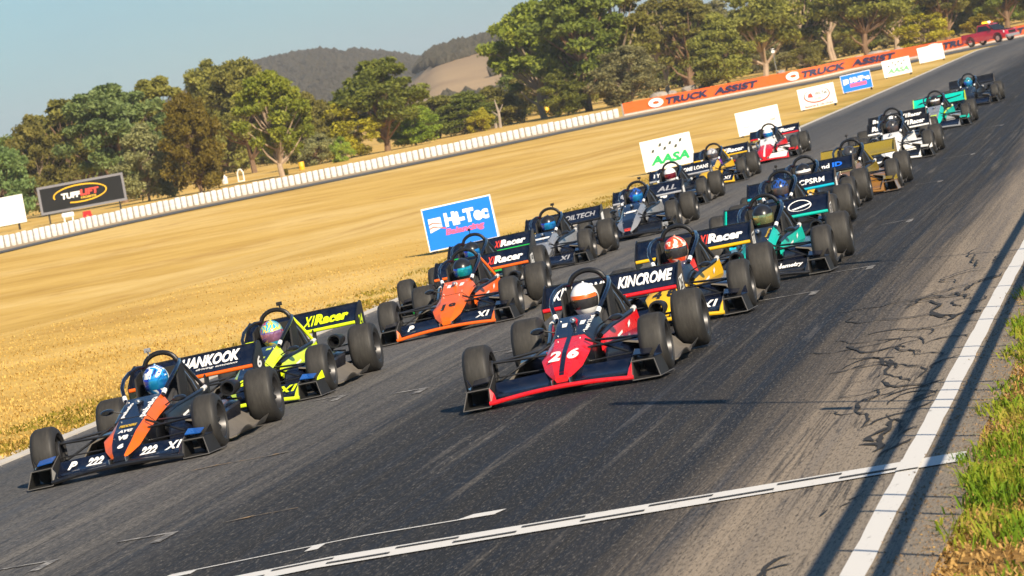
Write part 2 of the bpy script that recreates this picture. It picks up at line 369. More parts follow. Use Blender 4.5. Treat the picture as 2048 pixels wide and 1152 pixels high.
def strip(x0, x1, y0, y1, dy=4., wob=0.):
    ps = []; y = y0
    f = lambda x, y, s: x+wob*math.sin(y*2.3+s)+wob*.7*math.sin(y*5.1+2*s)
    while y < y1-1e-6:
        e = min(y+dy, y1); ps.append([(f(x0, y, 0), y), (f(x1, y, 2), y), (f(x1, e, 2), e), (f(x0, e, 0), e)]); y = e
    return ps
sheet('right_edge_line', strip(-2.095, -1.955, -20, 320, .5, .003), m_paint)
# left edge: a low pale concrete edging strip
mb = MB(); y = 0.
conc = plain('pale_concrete', (.50, .47, .42), .85, 0, .25, 3, .1, 'pos')
while y < 318:
    e = y+3; a, c_ = float(XL(y)), float(XL(e)); za, zc = Tz(a, y), Tz(c_, e)
    mb.hexa([(a-.15, y, za-.08), (a+.01, y, za-.05), (c_+.01, e, zc-.05), (c_-.15, e, zc-.08)], [(a-.14, y, za+.025), (a, y, za+.02), (c_, e, zc+.02), (c_-.14, e, zc+.025)]); y = e
struct(obj('edge_kerb', mb.mesh('edge_kerb', 1, 0), conc))
# start line: white band with a two-row dark chequer
YS = 25.86
sheet('start_line', chunks(-6.96, -5.7, YS-.26, YS+.26)+chunks(-5.7, -1.69, YS-.26, YS+.26), m_paint, .008)
ck = []; x = -6.85; k = 0
while x < -1.8:
    y0 = YS-.15 if k % 2 else YS+.075
    if not -2.2 < x < -1.85: ck.append([(x, y0), (x+.40, y0), (x+.40, y0+.075), (x, y0+.075)])
    x += .40; k += 1
sheet('start_line_chequer', ck, m_black, .013)
sheet('start_line_edge_crossing', [[(-2.095, YS-.29), (-1.955, YS-.29), (-1.955, YS+.29), (-2.095, YS+.29)]], m_paint, .017)
sheet('grid_slot_line', chunks(-6.98, -5.7, 27.10, 27.145)+chunks(-5.7, -4.8, 27.10, 27.145)+[[(-5.05, 27.145), (-4.80, 27.145), (-4.76, 27.33), (-4.98, 27.33)],
      [(-7.05, 26.92), (-6.80, 26.92), (-6.80, 27.13), (-6.98, 27.13)], [(-6.02, 26.84), (-5.93, 26.84), (-5.93, 27.10), (-6.02, 27.10)]], m_paint)
sheet('faded_orange_arrows', [[(-8.74, 35.08), (-8.52, 35.16), (-8.50, 35.30)], [(-8.52, 35.20), (-8.06, 35.28), (-8.06, 35.31), (-8.52, 35.23)], [(-8.06, 35.22), (-7.84, 35.42), (-8.05, 35.38)],
      [(-7.24, 29.75), (-7.04, 29.82), (-7.02, 29.95)], [(-7.04, 29.86), (-6.7, 29.94), (-6.7, 29.965), (-7.04, 29.89)]], m_faded, .006, True)
gl = []
for (x, y, w) in ((-8.75, 41.4, .35), (-8.5, 29.0, .5), (-7.75, 29.6, .45), (-7.75, 40.4, .35), (-7.5, 44.2, .5), (-4.5, 45.1, .7), (-4.0, 48.0, .5), (-4.1, 57.5, .45), (-4.3, 69, .45), (-4.3, 79, .6), (-3.4, 88.0, .6), (-4.3, 94, .5), (-4.3, 110, .6), (-8.4, 57, .6), (-8.2, 82, .6), (-8.0, 92, .5), (-8.2, 103, .6), (-3.6, 115, .5), (-8.1, 118, .5)):
    gl += [[(x-w/2, y), (x+w/2, y+.02), (x+w/2, y+.10), (x-w/2, y+.08)], [(x+w/2-.08, y-.5), (x+w/2, y-.5), (x+w/2, y), (x+w/2-.08, y)]]
sheet('grid_slot_marks', gl, m_fwhite, .006, True)
# tar crack sealing along the right-hand edge
tar = plain('crack_tar', (.020, .018, .016), .85)
rr = random.Random(5); polys = []
def squig(x, y, hx, hy, n, w0):
    """a wandering bead of tar; headings in metres per step, drawn out along the track"""
    pts = []; a = math.atan2(hy/3, hx); wd = []
    for i in range(n):
        pts.append((x, y)); wd.append(w0*rr.uniform(.4, 1.5)*min(1, .25+i*.4, .25+(n-1-i)*.4)); a += rr.uniform(-.75, .75)
        l = math.hypot(hx, hy/3); x += math.cos(a)*l; y += math.sin(a)*l*3
    for i in range(n-1):
        (ax, ay), (bx, by) = pts[i], pts[i+1]; d = Vector((bx-ax, (by-ay)/3)); d = d.normalized() if d.length else Vector((0, 1)); nx, ny = -d.y, d.x*2.2
        w, w2 = wd[i], wd[i+1]; polys.append([(ax+nx*w, ay+ny*w), (ax-nx*w, ay-ny*w), (bx-nx*w2, by-ny*w2), (bx+nx*w2, by+ny*w2)])
for k in range(30): squig(rr.uniform(-2.75, -2.2), rr.uniform(27.5, 46), rr.uniform(-.03, .03), rr.uniform(.08, .2), rr.randint(9, 20), rr.uniform(.008, .018))
for k in range(8): squig(rr.uniform(-3.0, -2.5), rr.uniform(30, 38), .05, rr.uniform(-.05, .05), rr.randint(7, 12), rr.uniform(.006, .011))
for k in range(5): squig(-2.33+rr.uniform(-.05, .05), 26.7+k*.35, rr.uniform(-.01, .01), .14, 8, .022)
for k in range(6): squig(rr.uniform(-2.65, -2.35), rr.uniform(19.5, 21.5), rr.uniform(-.03, .02), .13, rr.randint(7, 13), .014)
for k in range(10): squig(rr.uniform(-2.5, -2.2), rr.uniform(28, 42), rr.uniform(-.008, .008), .22, rr.randint(14, 26), rr.uniform(.010, .017))
for k in range(3): squig(-2.42+.06*k, 23.9+.3*k, .02, .08, 4, .012)
for i, p in enumerate(polys): polys[i] = [(min(x, -2.115), y) for x, y in p]
mb = MB()
for i, p in enumerate(polys): mb.add([(x, y, .0045+.00015*(i % 40)) for x, y in p], [(0, 1, 2, 3)])
struct(obj('tar_seal_patches', mb.mesh('tar_seal_patches', 1, 0), tar))

# ------------------------------------------------------------------ open-wheel racing cars (front towards -Y)
NS = [(-1.64, .050, .150, .062, .130, .050, .105), (-1.58, .068, .188, .098, .150, .07, .095), (-1.42, .092, .252, .165, .200, .11, .09),
      (-1.20, .108, .330, .212, .285, .15, .085), (-.92, .122, .392, .206, .325, .17, .075), (-.72, .132, .436, .205, .358, .176, .07)]
CS = [NS[-1], (-.50, .144, .485, .208, .395, .185, .065), (-.30, .156, .530, .215, .425, .195, .06), (-.06, .170, .578, .225, .465, .21, .055)]
ALLS = NS+CS[1:]
def top_z(y):
    return float(np.interp(y, [s[0] for s in ALLS], [s[2] for s in ALLS]))
def top_a(y): return float(np.interp(y, [s[0] for s in ALLS], [s[1] for s in ALLS]))
def nose_rings(st):
    return [[(-a, y, zt), (a, y, zt), (b, y, zm), (bb, y, zb), (-bb, y, zb), (-b, y, zm)] for y, a, zt, b, zm, bb, zb in st]
def subdiv(st, k=3):
    ys = []
    for i in range(len(st)-1): ys += [st[i][0]+(st[i+1][0]-st[i][0])*j/k for j in range(k)]
    ys.append(st[-1][0]); A = np.array(st)
    return [tuple([y]+[float(np.interp(y, A[:, 0], A[:, c])) for c in range(1, 7)]) for y in ys]
def m_nose(st, nm):
    def f():
        mb = MB(); mb.loft(nose_rings(subdiv(st)), 0, True, True, [0, 1, 2, 2, 2, 1]); return mb.mesh(nm, 3, 30)
    return f
def bar(p0, p1, r=.012, flat=1., n=8): return MB().tube([p0, p1], r, n, 0, flat)
def both(mb, side): return mb if side > 0 else mb.mirror()
RWY, RWX = .55, .95
def fy(y): return y if y > -.3 else -.3+(y+.3)*.86
def flap_pt(t):      # rear wing flap profile
    return 1.42+.30*t-.02*t*t, .612+.095*t+.085*t*t
def flap_fn(x0, x1, t0, t1, off=.006):
    def f(u, v):
        t = t0+(t1-t0)*v; y, z = flap_pt(t); dy, dz = .30-.04*t, .095+.17*t; l = math.hypot(dy, dz)
        return ((x0+(x1-x0)*u)*RWX, y+RWY-dz/l*off, z-.022+dy/l*off)
    return f
def build_shared():
    K = {}
    K['nose'] = m_nose(NS, 'nose_cone')(); K['cowl'] = m_nose(CS, 'cowl')()
    # tub: open walls round the cockpit
    def tub(side):
        rings = []
        for i in range(9):
            s = i/8; y = -.06+.86*s; xo = .222+.05*s; zt = .466-.05*math.sin(s*math.pi)+.02*s
            rings.append([(xo, y, .05), (xo+.004, y, zt-.02), (xo-.006, y, zt), (xo-.03, y, zt), (xo-.04, y, zt-.03), (xo-.04, y, .05)])
        return both(MB().loft(rings), side)
    t = MB(); 
    for s in (1, -1):
        q = tub(s); t.add(q.v, q.f)
    t.box(-.26, .26, -.06, .8, .04, .09); t.box(-.2, .2, -.08, -.05, .06, .46); K['tub'] = t.mesh('cockpit_tub')
    # seat with head-surround wings
    t = MB(); t.loft([[(-.19, y0, z), (.19, y0, z), (.19, y0+.05, z), (-.19, y0+.05, z)] for y0, z in ((.45, .12), (.62, .3), (.70, .5), (.72, .70), (.725, .78))])
    for s in (1, -1):
        x = .20*s; w = .02*s
        t.hexa([(x, .42, .42), (x+w, .42, .42), (x+w, .76, .42), (x, .76, .42)], [(x, .52, .73), (x+w, .52, .73), (x+w, .76, .78), (x, .76, .78)])
    K['seat'] = t.mesh('seat')
    for s, nm in ((1, 'R'), (-1, 'L')):
        rings = []
        for i in range(13):
            q = i/12; y = -.48+1.28*q; x = .240+.15*q**1.2; zt = .39+.125*q**.9-.015*math.sin(q*math.pi); zb = .20-.05*q; zm = (zt+zb)/2
            if i == 0: zt, zb = .32, .25
            rings.append([(x, y, zb), (x+.028, y, zm-.02), (x+.03, y, zm+.03), (x+.006, y, zt), (x-.012, y, zt), (x-.012, y, zb)])
        K['side'+nm] = both(MB().loft(rings), s).mesh('side_panel')
        # side pod
        t = MB(); prof = [(-.42, .24, .27, .285, .26), (-.25, .245, .44, .315, .265), (.02, .26, .61, .325, .265), (.35, .29, .65, .335, .275), (.78, .35, .64, .35, .30)]
        t.loft([[(xi, y, zi), ((xi+xo)/2, y, (zi+zo)/2+.012), (xo-.015, y, zo+.004), (xo, y, zo-.02), (xo-.03, y, .13), (xi, y, .10)] for y, xi, xo, zi, zo in prof])
        K['pod'+nm] = both(t, s).mesh('side_pod')
        # curled floor edge and tunnel wall
        rings = []
        for i in range(12):
            q = i/11; y = -.30+1.15*q; e = .09*math.sin(q*math.pi*1.5)**2+.01
            P = [(.40, .30-.10*q), (.55, .26-.05*q), (.64, .15), (.70, .075), (.80, .045), (.885-.06*abs(q-.4), .05+e*.6)]
            rings.append([(x, y, z) for x, z in P]+[(x-.006, y, z-.014) for x, z in reversed(P)])
        K['floor'+nm] = both(MB().loft(rings), s).mesh('floor_edge')
        # front wing pieces
        t = MB(); rings = []
        for i in range(9):
            q = i/8; x = .11+.51*q; lift = .012*(1-q)
            P = [(-1.63, .075), (-1.625, .095), (-1.56, .105), (-1.47, .135), (-1.39, .19)]
            rings.append([(x, y, z+lift) for y, z in P]+[(x, y+.012, z+lift-.012) for y, z in reversed(P)])
        K['flap'+nm] = both(t.loft(rings), s).mesh('wing_flap')
        t = MB()
        t.hexa([(.63, -1.79, .02), (.645, -1.79, .02), (.645, -1.34, .02), (.63, -1.34, .02)], [(.63, -1.70, .17), (.645, -1.70, .17), (.645, -1.34, .25), (.63, -1.34, .25)])
        t.hexa([(.868, -1.80, .018), (.88, -1.80, .018), (.89, -1.28, .018), (.875, -1.28, .018)], [(.825, -1.70, .165), (.837, -1.70, .165), (.86, -1.38, .175), (.848, -1.38, .175)])
        t.hexa([(.64, -1.80, .014), (.88, -1.80, .014), (.93, -1.24, .014), (.64, -1.24, .014)], [(.64, -1.80, .022), (.88, -1.80, .022), (.93, -1.24, .024), (.64, -1.24, .022)])
        t.hexa([(.64, -1.70, .160), (.836, -1.70, .160), (.856, -1.38, .172), (.64, -1.38, .172)], [(.64, -1.70, .168), (.836, -1.70, .168), (.856, -1.38, .180), (.64, -1.38, .180)])
        K['ep'+nm] = both(t, s).mesh('end_plate', 1, 0)
        t = MB()
        for a, bq in (((.63, -1.80, .018), (.63, -1.705, .172)), ((.63, -1.705, .172), (.835, -1.705, .168)), ((.877, -1.803, .018), (.833, -1.705, .168)), ((.63, -1.803, .016), (.88, -1.803, .016)), ((.63, -1.70, .17), (.635, -1.34, .255)), ((.88, -1.80, .018), (.93, -1.25, .022))):
            t.tube([a, bq], .0038, 5)
        K['trim'+nm] = both(t, s).mesh('edge_trim')
        t = MB(); t.hexa([(.645, -1.60, .215), (.79, -1.60, .205), (.80, -1.42, .235), (.645, -1.40, .25)], [(.645, -1.605, .224), (.79, -1.605, .214), (.80, -1.42, .244), (.645, -1.40, .259)])
        K['dive'+nm] = both(t, s).mesh('dive_plane', 1, 0)
        t = MB(); t.hexa([(.815, -1.56, .176), (.823, -1.56, .176), (.872, -1.39, .182), (.864, -1.39, .182)], [(.815, -1.50, .200), (.823, -1.50, .200), (.868, -1.42, .262), (.860, -1.42, .262)])
        K['fin'+nm] = both(t, s).mesh('outer_fin', 1, 0)
        t = MB(); t.hexa([(.575, -1.795, .035), (.632, -1.795, .03), (.632, -1.76, .03), (.575, -1.76, .035)], [(.60, -1.72, .12), (.634, -1.71, .17), (.634, -1.69, .17), (.60, -1.69, .12)])
        K['corner'+nm] = both(t, s).mesh('corner_panel', 1, 0)
        # suspension
        K['fuw'+nm] = both(MB().tube([(.715, -1.05, .345), (.45, -1.03, .335), (.185, -1.0, .325)], .021, 8, 0, .55).tube([(.715, -1.05, .345), (.46, -.84, .352), (.20, -.60, .36)], .021, 8, 0, .55), s).mesh('upper_wishbone')
        K['flw'+nm] = both(MB().tube([(.715, -1.05, .15), (.15, -1.12, .135)], .014, 8, 0, .6).tube([(.715, -1.05, .15), (.18, -.66, .13)], .014, 8, 0, .6), s).mesh('lower_wishbone')
        K['fpr'+nm] = both(bar((.68, -1.06, .16), (.16, -.92, .40), .011).tube([(.70, -1.12, .22), (.17, -1.10, .21)], .008, 6), s).mesh('push_rod')
        K['fup'+nm] = both(MB().box(.675, .715, -1.10, -1.0, .14, .37).lathe([(.66, .10), (.67, .11), (.69, .11), (.70, .10)], 16, 'x', (0, -1.05, .26)), s).mesh('upright')
        K['ruw'+nm] = both(MB().tube([(.66, 1.10, .36), (.22, 1.0, .34)], .014, 8, 0, .6).tube([(.66, 1.10, .36), (.22, 1.35, .34)], .014, 8, 0, .6).tube([(.66, 1.1, .16), (.2, .9, .13)], .014, 8).tube([(.66, 1.1, .16), (.2, 1.3, .13)], .014, 8), s).mesh('rear_wishbone')
        K['rup'+nm] = both(MB().box(.62, .66, 1.05, 1.16, .13, .40).tube([(.2, 1.1, .26), (.66, 1.1, .26)], .022, 8), s).mesh('rear_upright')
        # cage bars
        K['sbar'+nm] = both(MB().tube([(.165, .82, .815), (.215, .70, .825), (.250, .50, .80), (.262, .30, .755), (.245, .10, .69), (.205, -.04, .605), (.182, -.10, .55)], .0195, 8), s).mesh('side_hoop_bar')
        K['brace'+nm] = both(MB().tube([(.135, .83, .875), (.245, .90, .68), (.33, .98, .50), (.35, 1.02, .38)], .018, 8), s).mesh('rear_brace')
        K['thin'+nm] = both(MB().tube([(.165, .80, .80), (.255, .84, .60), (.31, .86, .42)], .008, 6), s).mesh('thin_stay')
        t = MB(); t.hexa([(.17, .83, .80), (.18, .83, .80), (.18, .84, .38), (.17, .84, .38)], [(.235, .90, .67), (.243, .90, .67), (.335, .99, .38), (.325, .99, .38)])
        K['panel'+nm] = both(t, s).mesh('brace_panel', 1, 0)
        K['rail'+nm] = both(MB().tube([(.33, .97, .50), (.378, .82, .505), (.375, .60, .49), (.335, .30, .465), (.28, -.05, .435), (.238, -.42, .385)], .019, 8), s).mesh('lower_rail')
        K['sleeve'+nm] = both(MB().tube([(.368, .86, .505), (.380, .80, .505), (.379, .70, .498)], .0245, 8), s).mesh('rail_sleeve')
        K['tip'+nm] = both(MB().tube([(.205, -.04, .605), (.190, -.08, .57)], .023, 8), s).mesh('bar_sleeve')
        t = MB(); t.tube([(.20, -.18, .46), (.30, -.20, .50)], .007, 6)
        for y, r in ((-.25, .75), (-.235, 1.), (-.19, .9), (-.16, .5)):
            pass
        t.loft([[(.36+.065*r*math.cos(a), y, .505+.030*r*math.sin(a)) for a in (k*math.pi/6 for k in range(12))] for y, r in ((-.27, .55), (-.25, .85), (-.21, 1.), (-.165, 1.))])
        K['mirror'+nm] = both(t, s).mesh('mirror')
        t = MB(); t.box(.678, .694, 1.30, 1.80, .47, .50); t.v = []; t.f = []; t.m = []
        out = [(1.30, .50), (1.80, .53), (1.80, .80), (1.72, .815), (1.62, .79), (1.38, .665), (1.30, .62)]
        t.v = [(.680, y, z) for y, z in out]+[(.692, y, z) for y, z in out]; n = len(out)
        t.f = [tuple(range(n)), tuple(reversed(range(n, 2*n)))]+[(i, (i+1) % n, n+(i+1) % n, n+i) for i in range(n)]; t.m = [0]*len(t.f)
        K['rep'+nm] = both(t, s).mesh('rear_end_plate', 1, 0)
        t = MB(); t.add([(.6945*1.0, y, z) for y, z in ((1.42, .53), (1.70, .55), (1.69, .69), (1.44, .665))], [(0, 1, 2, 3)])
        K['patch'+nm] = both(t, s).mesh('number_panel', 1, 0)
    # front wing main plane with a raised centre
    def lift(x): return .036*max(0, 1-(x/.6)**2)
    rings = []; lead = []
    for i in range(25):
        x = -.64+1.28*i/24; l = lift(x)
        P = [(-1.785, .050), (-1.70, .062), (-1.58, .068), (-1.50, .062), (-1.50, .052), (-1.60, .040), (-1.72, .032), (-1.785, .036)]
        rings.append([(x, y, z+l) for y, z in P])
        lead.append([(x, -1.79+.020*math.sin(a), .043+l+.020*math.cos(a)) for a in (k*math.pi/4 for k in range(8))])
    K['fwing'] = MB().loft(rings).mesh('front_wing'); K['lead'] = MB().loft(lead).mesh('leading_edge')
    K['pylonL'] = MB().box(-.085, -.075, -1.74, -1.60, .075, .14).mesh('nose_pylon'); K['pylonR'] = MB().box(.075, .085, -1.74, -1.60, .075, .14).mesh('nose_pylon')
    # rear wing
    rings = []
    for x in (-.68, 0, .68):
        P = [flap_pt(t) for t in (0, .2, .4, .6, .8, 1.)]
        rings.append([(x, y, z) for y, z in P]+[(x, y+.008, z-.012) for y, z in reversed(P)])
    K['rflap'] = MB().loft(rings).mesh('rear_wing')
    K['rmain'] = MB().loft([[(x, y, z) for y, z in ((1.30, .592), (1.34, .606), (1.45, .602), (1.55, .612), (1.55, .604), (1.44, .588), (1.33, .575))] for x in (-.68, 0, .68)]).mesh('main_plane')
    K['rbar'] = MB().tube([(-.68, 1.315, .592), (.68, 1.315, .592)], .021, 10).mesh('wing_bar')
    K['rtop'] = MB().box(-.68, .68, 1.695, 1.712, .788, .802).mesh('gurney_lip')
    K['rpost'] = MB().hexa([(-.16, 1.20, .3), (-.145, 1.20, .3), (-.145, 1.4, .3), (-.16, 1.4, .3)], [(-.16, 1.38, .585), (-.145, 1.38, .585), (-.145, 1.52, .585), (-.16, 1.52, .585)]).mesh('wing_post'); K['rpost2'] = MB().hexa([(.145, 1.20, .3), (.16, 1.20, .3), (.16, 1.4, .3), (.145, 1.4, .3)], [(.145, 1.38, .585), (.16, 1.38, .585), (.16, 1.52, .585), (.145, 1.52, .585)]).mesh('wing_post')
    # hoop
    pts = [(-.20, .81, .12), (-.20, .81, .55), (-.192, .81, .72), (-.178, .81, .80)]
    pts += [(.165*math.cos(a), .81, .80+.125*math.sin(a)) for a in (math.pi*(1-k/12) for k in range(1, 12))]
    pts += [(.178, .81, .80), (.192, .81, .72), (.20, .81, .55), (.20, .81, .12)]
    K['hoop'] = MB().tube(pts, .0245, 10).mesh('roll_hoop')
    A_ = nose_rings([NS[-1]])[0]; ce = Vector((0, 0, .25)); ring = lambda dy, k: [(x*k, NS[-1][0]+dy, ce.z+(z-ce.z)*k) for x, y, z in A_]
    K['seam'] = MB().loft([ring(-.006, .99), ring(-.006, 1.012), ring(.006, 1.016), ring(.006, .99)], 0, True, False).mesh('panel_seam', 1, 0)
    fs_ = MB()
    for (x, y) in ((-.10, -.80), (.10, -.80), (-.12, -.62), (.12, -.62), (-.085, -1.3), (.085, -1.3), (-.14, -.16), (.14, -.16)): fs_.lathe([(.0, .011), (.004, .011), (.005, .003)], 8, 'z', (x, y, top_z(y)))
    K['fasteners'] = fs_.mesh('fasteners')
    # engine and gearbox
    t = MB(); t.box(-.20, .20, .84, 1.16, .07, .40, 0, .03); t.box(-.13, .16, .88, 1.08, .40, .50, 0, .03); t.box(-.10, .10, 1.16, 1.5, .10, .32, 0, .03)
    for k in range(4): t.tube([(-.12+.08*k, .84, .33), (-.12+.08*k, .78, .28), (-.12+.08*k, .80, .16)], .018, 6)
    t.box(-.42, -.22, .84, 1.0, .12, .36, 0, .02); t.box(.22, .40, .90, 1.02, .12, .34, 0, .02); K['engine'] = t.mesh('engine')
    K['duct'] = MB().lathe([(0, .060), (0, .074), (.01, .078), (.10, .078), (.22, .070), (.36, .055), (.36, .01), (.05, .045), (.0, .060)], 20, 'y', (.55, 1.0, .44)).mesh('intake_duct')
    K['pipe'] = MB().tube([(.2, 1.0, .30), (.36, .98, .34), (.46, 1.02, .40)], .04, 8).tube([(.30, .80, .34), (.44, .84, .33), (.56, .98, .30)], .012, 6).mesh('exhaust_pipe')
    K['damper'] = MB().lathe([(0, .012), (.0, .030), (.02, .034), (.035, .030), (.05, .034), (.065, .030), (.08, .034), (.095, .030), (.11, .034), (.13, .028), (.13, .01)], 14, 'y').mesh('damper')
    K['dbody'] = MB().lathe([(-.10, .006), (-.10, .010), (-.05, .012), (-.05, .022), (-.01, .028), (.0, .012)], 12, 'y').mesh('damper_rod')
    K['camera'] = MB().box(-.030, .030, -.02, .012, .02, .062, 0, .004).tube([(0, 0, -.02), (0, 0, .025)], .008, 6).lathe([(-.021, .016), (-.030, .014), (-.030, .002)], 10, 'y', (.010, 0, .042)).mesh('action_camera')
    K['ball'] = MB().lathe([(.02, .004), (.025, .018), (.04, .024), (.055, .018), (.06, .003)], 12, 'z').tube([(0, 0, -.03), (0, 0, .025)], .006, 6).mesh('ball_camera')
    K['lamp'] = MB().tube([(0, .95, .60), (0, .95, .72)], .008, 6).box(-.02, .02, .94, .96, .71, .74).mesh('rear_beacon')
    K['wheelst'] = MB().tube([(.13*math.cos(a), .12-.05*math.sin(a), .44+.10*math.sin(a)) for a in (k*math.pi/8 for k in range(17))], .014, 8).mesh('steering_wheel')
    # wheels
    for nm, r, w in (('F', .262, .245), ('B', .275, .295)):
        h = w/2; ri = .165
        K['tyre'+nm] = MB().lathe([(-h+.028, ri), (-h+.006, ri+.018), (-h, r-.075), (-h+.010, r-.028), (-h+.040, r-.004), (-h*.4, r), (0, r+.001), (h*.4, r), (h-.040, r-.004), (h-.010, r-.028), (h, r-.075), (h-.006, ri+.018), (h-.028, ri)], 48, 'x', mis=[1, 1, 1, 1, 0, 0, 0, 0, 1, 1, 1, 1]).mesh('tyre', 2, 45)
        t = MB()
        t.lathe([(-h+.02, ri-.004), (-h+.012, ri+.008), (-h+.03, ri+.004), (-h+.05, ri-.02), (h-.10, ri-.03), (h-.05, ri-.012), (h-.03, ri+.004), (h-.012, ri+.008), (h-.016, ri-.004), (h-.06, ri-.022), (h-.10, ri-.03)], 36, 'x')
        t.lathe([(h-.11, .05), (h-.075, .045), (h-.07, .028), (h-.05, .024), (h-.05, .001)], 20, 'x')
        t.lathe([(h-.12, .135), (h-.125, .05), (h-.14, .05), (h-.14, .136)], 28, 'x')
        for k in range(10):
            a = 2*math.pi*k/10; ca, sa = math.cos(a), math.sin(a); q = []
            for (rr_, xx, ww) in ((.035, h-.075, .016), (.138, h-.055, .012)):
                q.append([(xx, ca*rr_-sa*ww, sa*rr_+ca*ww), (xx, ca*rr_+sa*ww, sa*rr_-ca*ww), (xx-.03, ca*rr_+sa*ww, sa*rr_-ca*ww), (xx-.03, ca*rr_-sa*ww, sa*rr_+ca*ww)])
            t.loft(q)
        K['rim'+nm] = t.mesh('wheel')
    return K
K = build_shared()
def stretch(me, yy=((-9, .62, .90, 9), (-9, .62, 1.35, 9.45))):
    for v_ in me.vertices: v_.co.y = float(np.interp(v_.co.y, yy[0], yy[1]))
    me.update()
for k_ in ('podR', 'podL', 'floorR', 'floorL', 'engine', 'pipe', 'ruwR', 'ruwL', 'rupR', 'rupL', 'rpost', 'rpost2'): stretch(K[k_])
for k_ in list(K):
    if k_[:4] in ('seam', 'fast', 'nose', 'cowl', 'fwin', 'lead', 'pylo') or k_[:-1] in ('flap', 'ep', 'trim', 'dive', 'fin', 'corner', 'fuw', 'flw', 'fpr', 'fup', 'side', 'pod'):
        for v_ in K[k_].vertices: v_.co.y = fy(v_.co.y)
        K[k_].update()
for k_ in ('repR', 'repL', 'patchR', 'patchL', 'rflap', 'rmain', 'rbar', 'rtop'):
    for v_ in K[k_].vertices: v_.co.y += RWY; v_.co.x *= RWX; v_.co.z -= .022
    K[k_].update()

# ---- driver: one continuous body mesh, shared by all drivers
def body_mesh():
    V = []; E = []; Rr = []
    def v(p, r, par=None):
        V.append(p); Rr.append(r)
        if par is not None: E.append((par, len(V)-1))
        return len(V)-1
    pel = v((0, .36, .17), .14); sp = v((0, .48, .30), .14, pel); ch = v((0, .57, .45), .15, sp); nk = v((0, .60, .54), .055, ch); hd = v((0, .55, .63), .075, nk); v((0, .53, .72), .085, hd)
    for s in (1, -1):
        sh = v((.155*s, .57, .53), .066, ch); el = v((.165*s, .38, .36), .042, sh); wr = v((.13*s, .20, .43), .030, el); pa = v((.12*s, .15, .45), .032, wr)
        for k in range(4):
            a = v((.12*s+(k-1.5)*.012, .11, .465-.012*k), .0095, pa); c = v((.11*s+(k-1.5)*.012, .085, .455-.012*k), .009, a); v((.10*s+(k-1.5)*.012, .10, .44-.012*k), .008, c)
        a = v((.10*s, .15, .475), .010, pa); v((.085*s, .13, .48), .009, a)
        hp = v((.09*s, .30, .16), .085, pel); kn = v((.10*s, -.10, .33), .060, hp); an = v((.08*s, -.50, .20), .040, kn); v((.08*s, -.60, .26), .035, an)
    me = bpy.data.meshes.new('b'); me.from_pydata(V, E, []); o = bpy.data.objects.new('b', me); C.objects.link(o)
    md = o.modifiers.new('s', 'SKIN'); 
    for i, d in enumerate(me.skin_vertices[0].data): d.radius = (Rr[i], Rr[i]); d.use_root = (i == 0)
    o.modifiers.new('u', 'SUBSURF').levels = 1
    dg = bpy.context.evaluated_depsgraph_get(); r = bpy.data.meshes.new_from_object(o.evaluated_get(dg)); bpy.data.objects.remove(o)
    r.materials.clear(); r.materials.append(None); r.polygons.foreach_set('use_smooth', [True]*len(r.polygons)); r.name = 'person'; return r
K['body'] = body_mesh()
def helmet_surf(th, ph, k=1.):
    """th: 0 front (-Y) .. around; ph: elevation"""
    x = math.sin(th)*math.cos(ph); y = -math.cos(th)*math.cos(ph); z = math.sin(ph)
    rx, ry, rz = .130, .152, .146
    if z < 0: rz = .185; fr = max(0, -y); x *= 1-.22*(-z)**2; y *= 1-.18*(-z)**2+.12*fr*(-z)
    return Vector((x*rx*k, y*ry*k, z*rz*k))
def helmet_part(t0, t1, p0, p1, n, m, k, thick=.004):
    rings = []
    for i in range(n+1):
        th = t0+(t1-t0)*i/n
        o = [helmet_surf(th, p0+(p1-p0)*j/m, k) for j in range(m+1)]; q = [helmet_surf(th, p0+(p1-p0)*j/m, k-thick/.13) for j in range(m, -1, -1)]
        rings.append(o+q)
    return MB().loft(rings)
def helmet_shell():
    mb = MB(); n, m = 32, 16; rings = []
    for j in range(m+1):
        ph = R_(-62)+(R_(90)-R_(-62))*j/m; rings.append([helmet_surf(2*math.pi*i/n, ph) for i in range(n)])
    mb.loft(rings); return mb.mesh('helmet')
K['helmet'] = helmet_shell()
K['visor'] = helmet_part(R_(-78), R_(78), R_(-24), R_(14), 20, 6, 1.012).mesh('visor')
K['vstrip'] = helmet_part(R_(-70), R_(70), R_(6), R_(20), 20, 3, 1.022).mesh('visor_strip')
K['hband'] = helmet_part(R_(-180), R_(180), R_(30), R_(44), 32, 3, 1.008).mesh('helmet_band')
K['hfin'] = MB().hexa([(-.012, .06, .125), (.012, .06, .125), (.012, .15, .09), (-.012, .15, .09)], [(-.006, .08, .15), (.006, .08, .15), (.006, .16, .115), (-.006, .16, .115)]).mesh('helmet_spoiler')
def helmet_mat(name, cols, scale=9):
    if name in MAT: return MAT[name]
    b = NB(name)
    if len(cols) == 1: b.set(Base_Color=cols[0])
    else:
        vo = b.n('ShaderNodeTexNoise'); vo.inputs['Scale'].default_value = scale; vo.inputs['Detail'].default_value = 1.5; vo.inputs['Distortion'].default_value = 1.2
        b.l(b.coord('Object'), vo.inputs['Vector'])
        st = [(.30+.42*i/len(cols), c) for i, c in enumerate(cols)]; r = b.n('ShaderNodeValToRGB'); r.color_ramp.interpolation = 'CONSTANT'
        while len(r.color_ramp.elements) < len(st): r.color_ramp.elements.new(.5)
        for i, (p, c) in enumerate(st): r.color_ramp.elements[i].position = p; r.color_ramp.elements[i].color = tuple(c)+(1,)
        b.l(vo.outputs[0], r.inputs[0]); b.set(Base_Color=r.outputs[0])
    b.set(Roughness=.3, Coat_Weight=.35); MAT[name] = b.m; return b.m
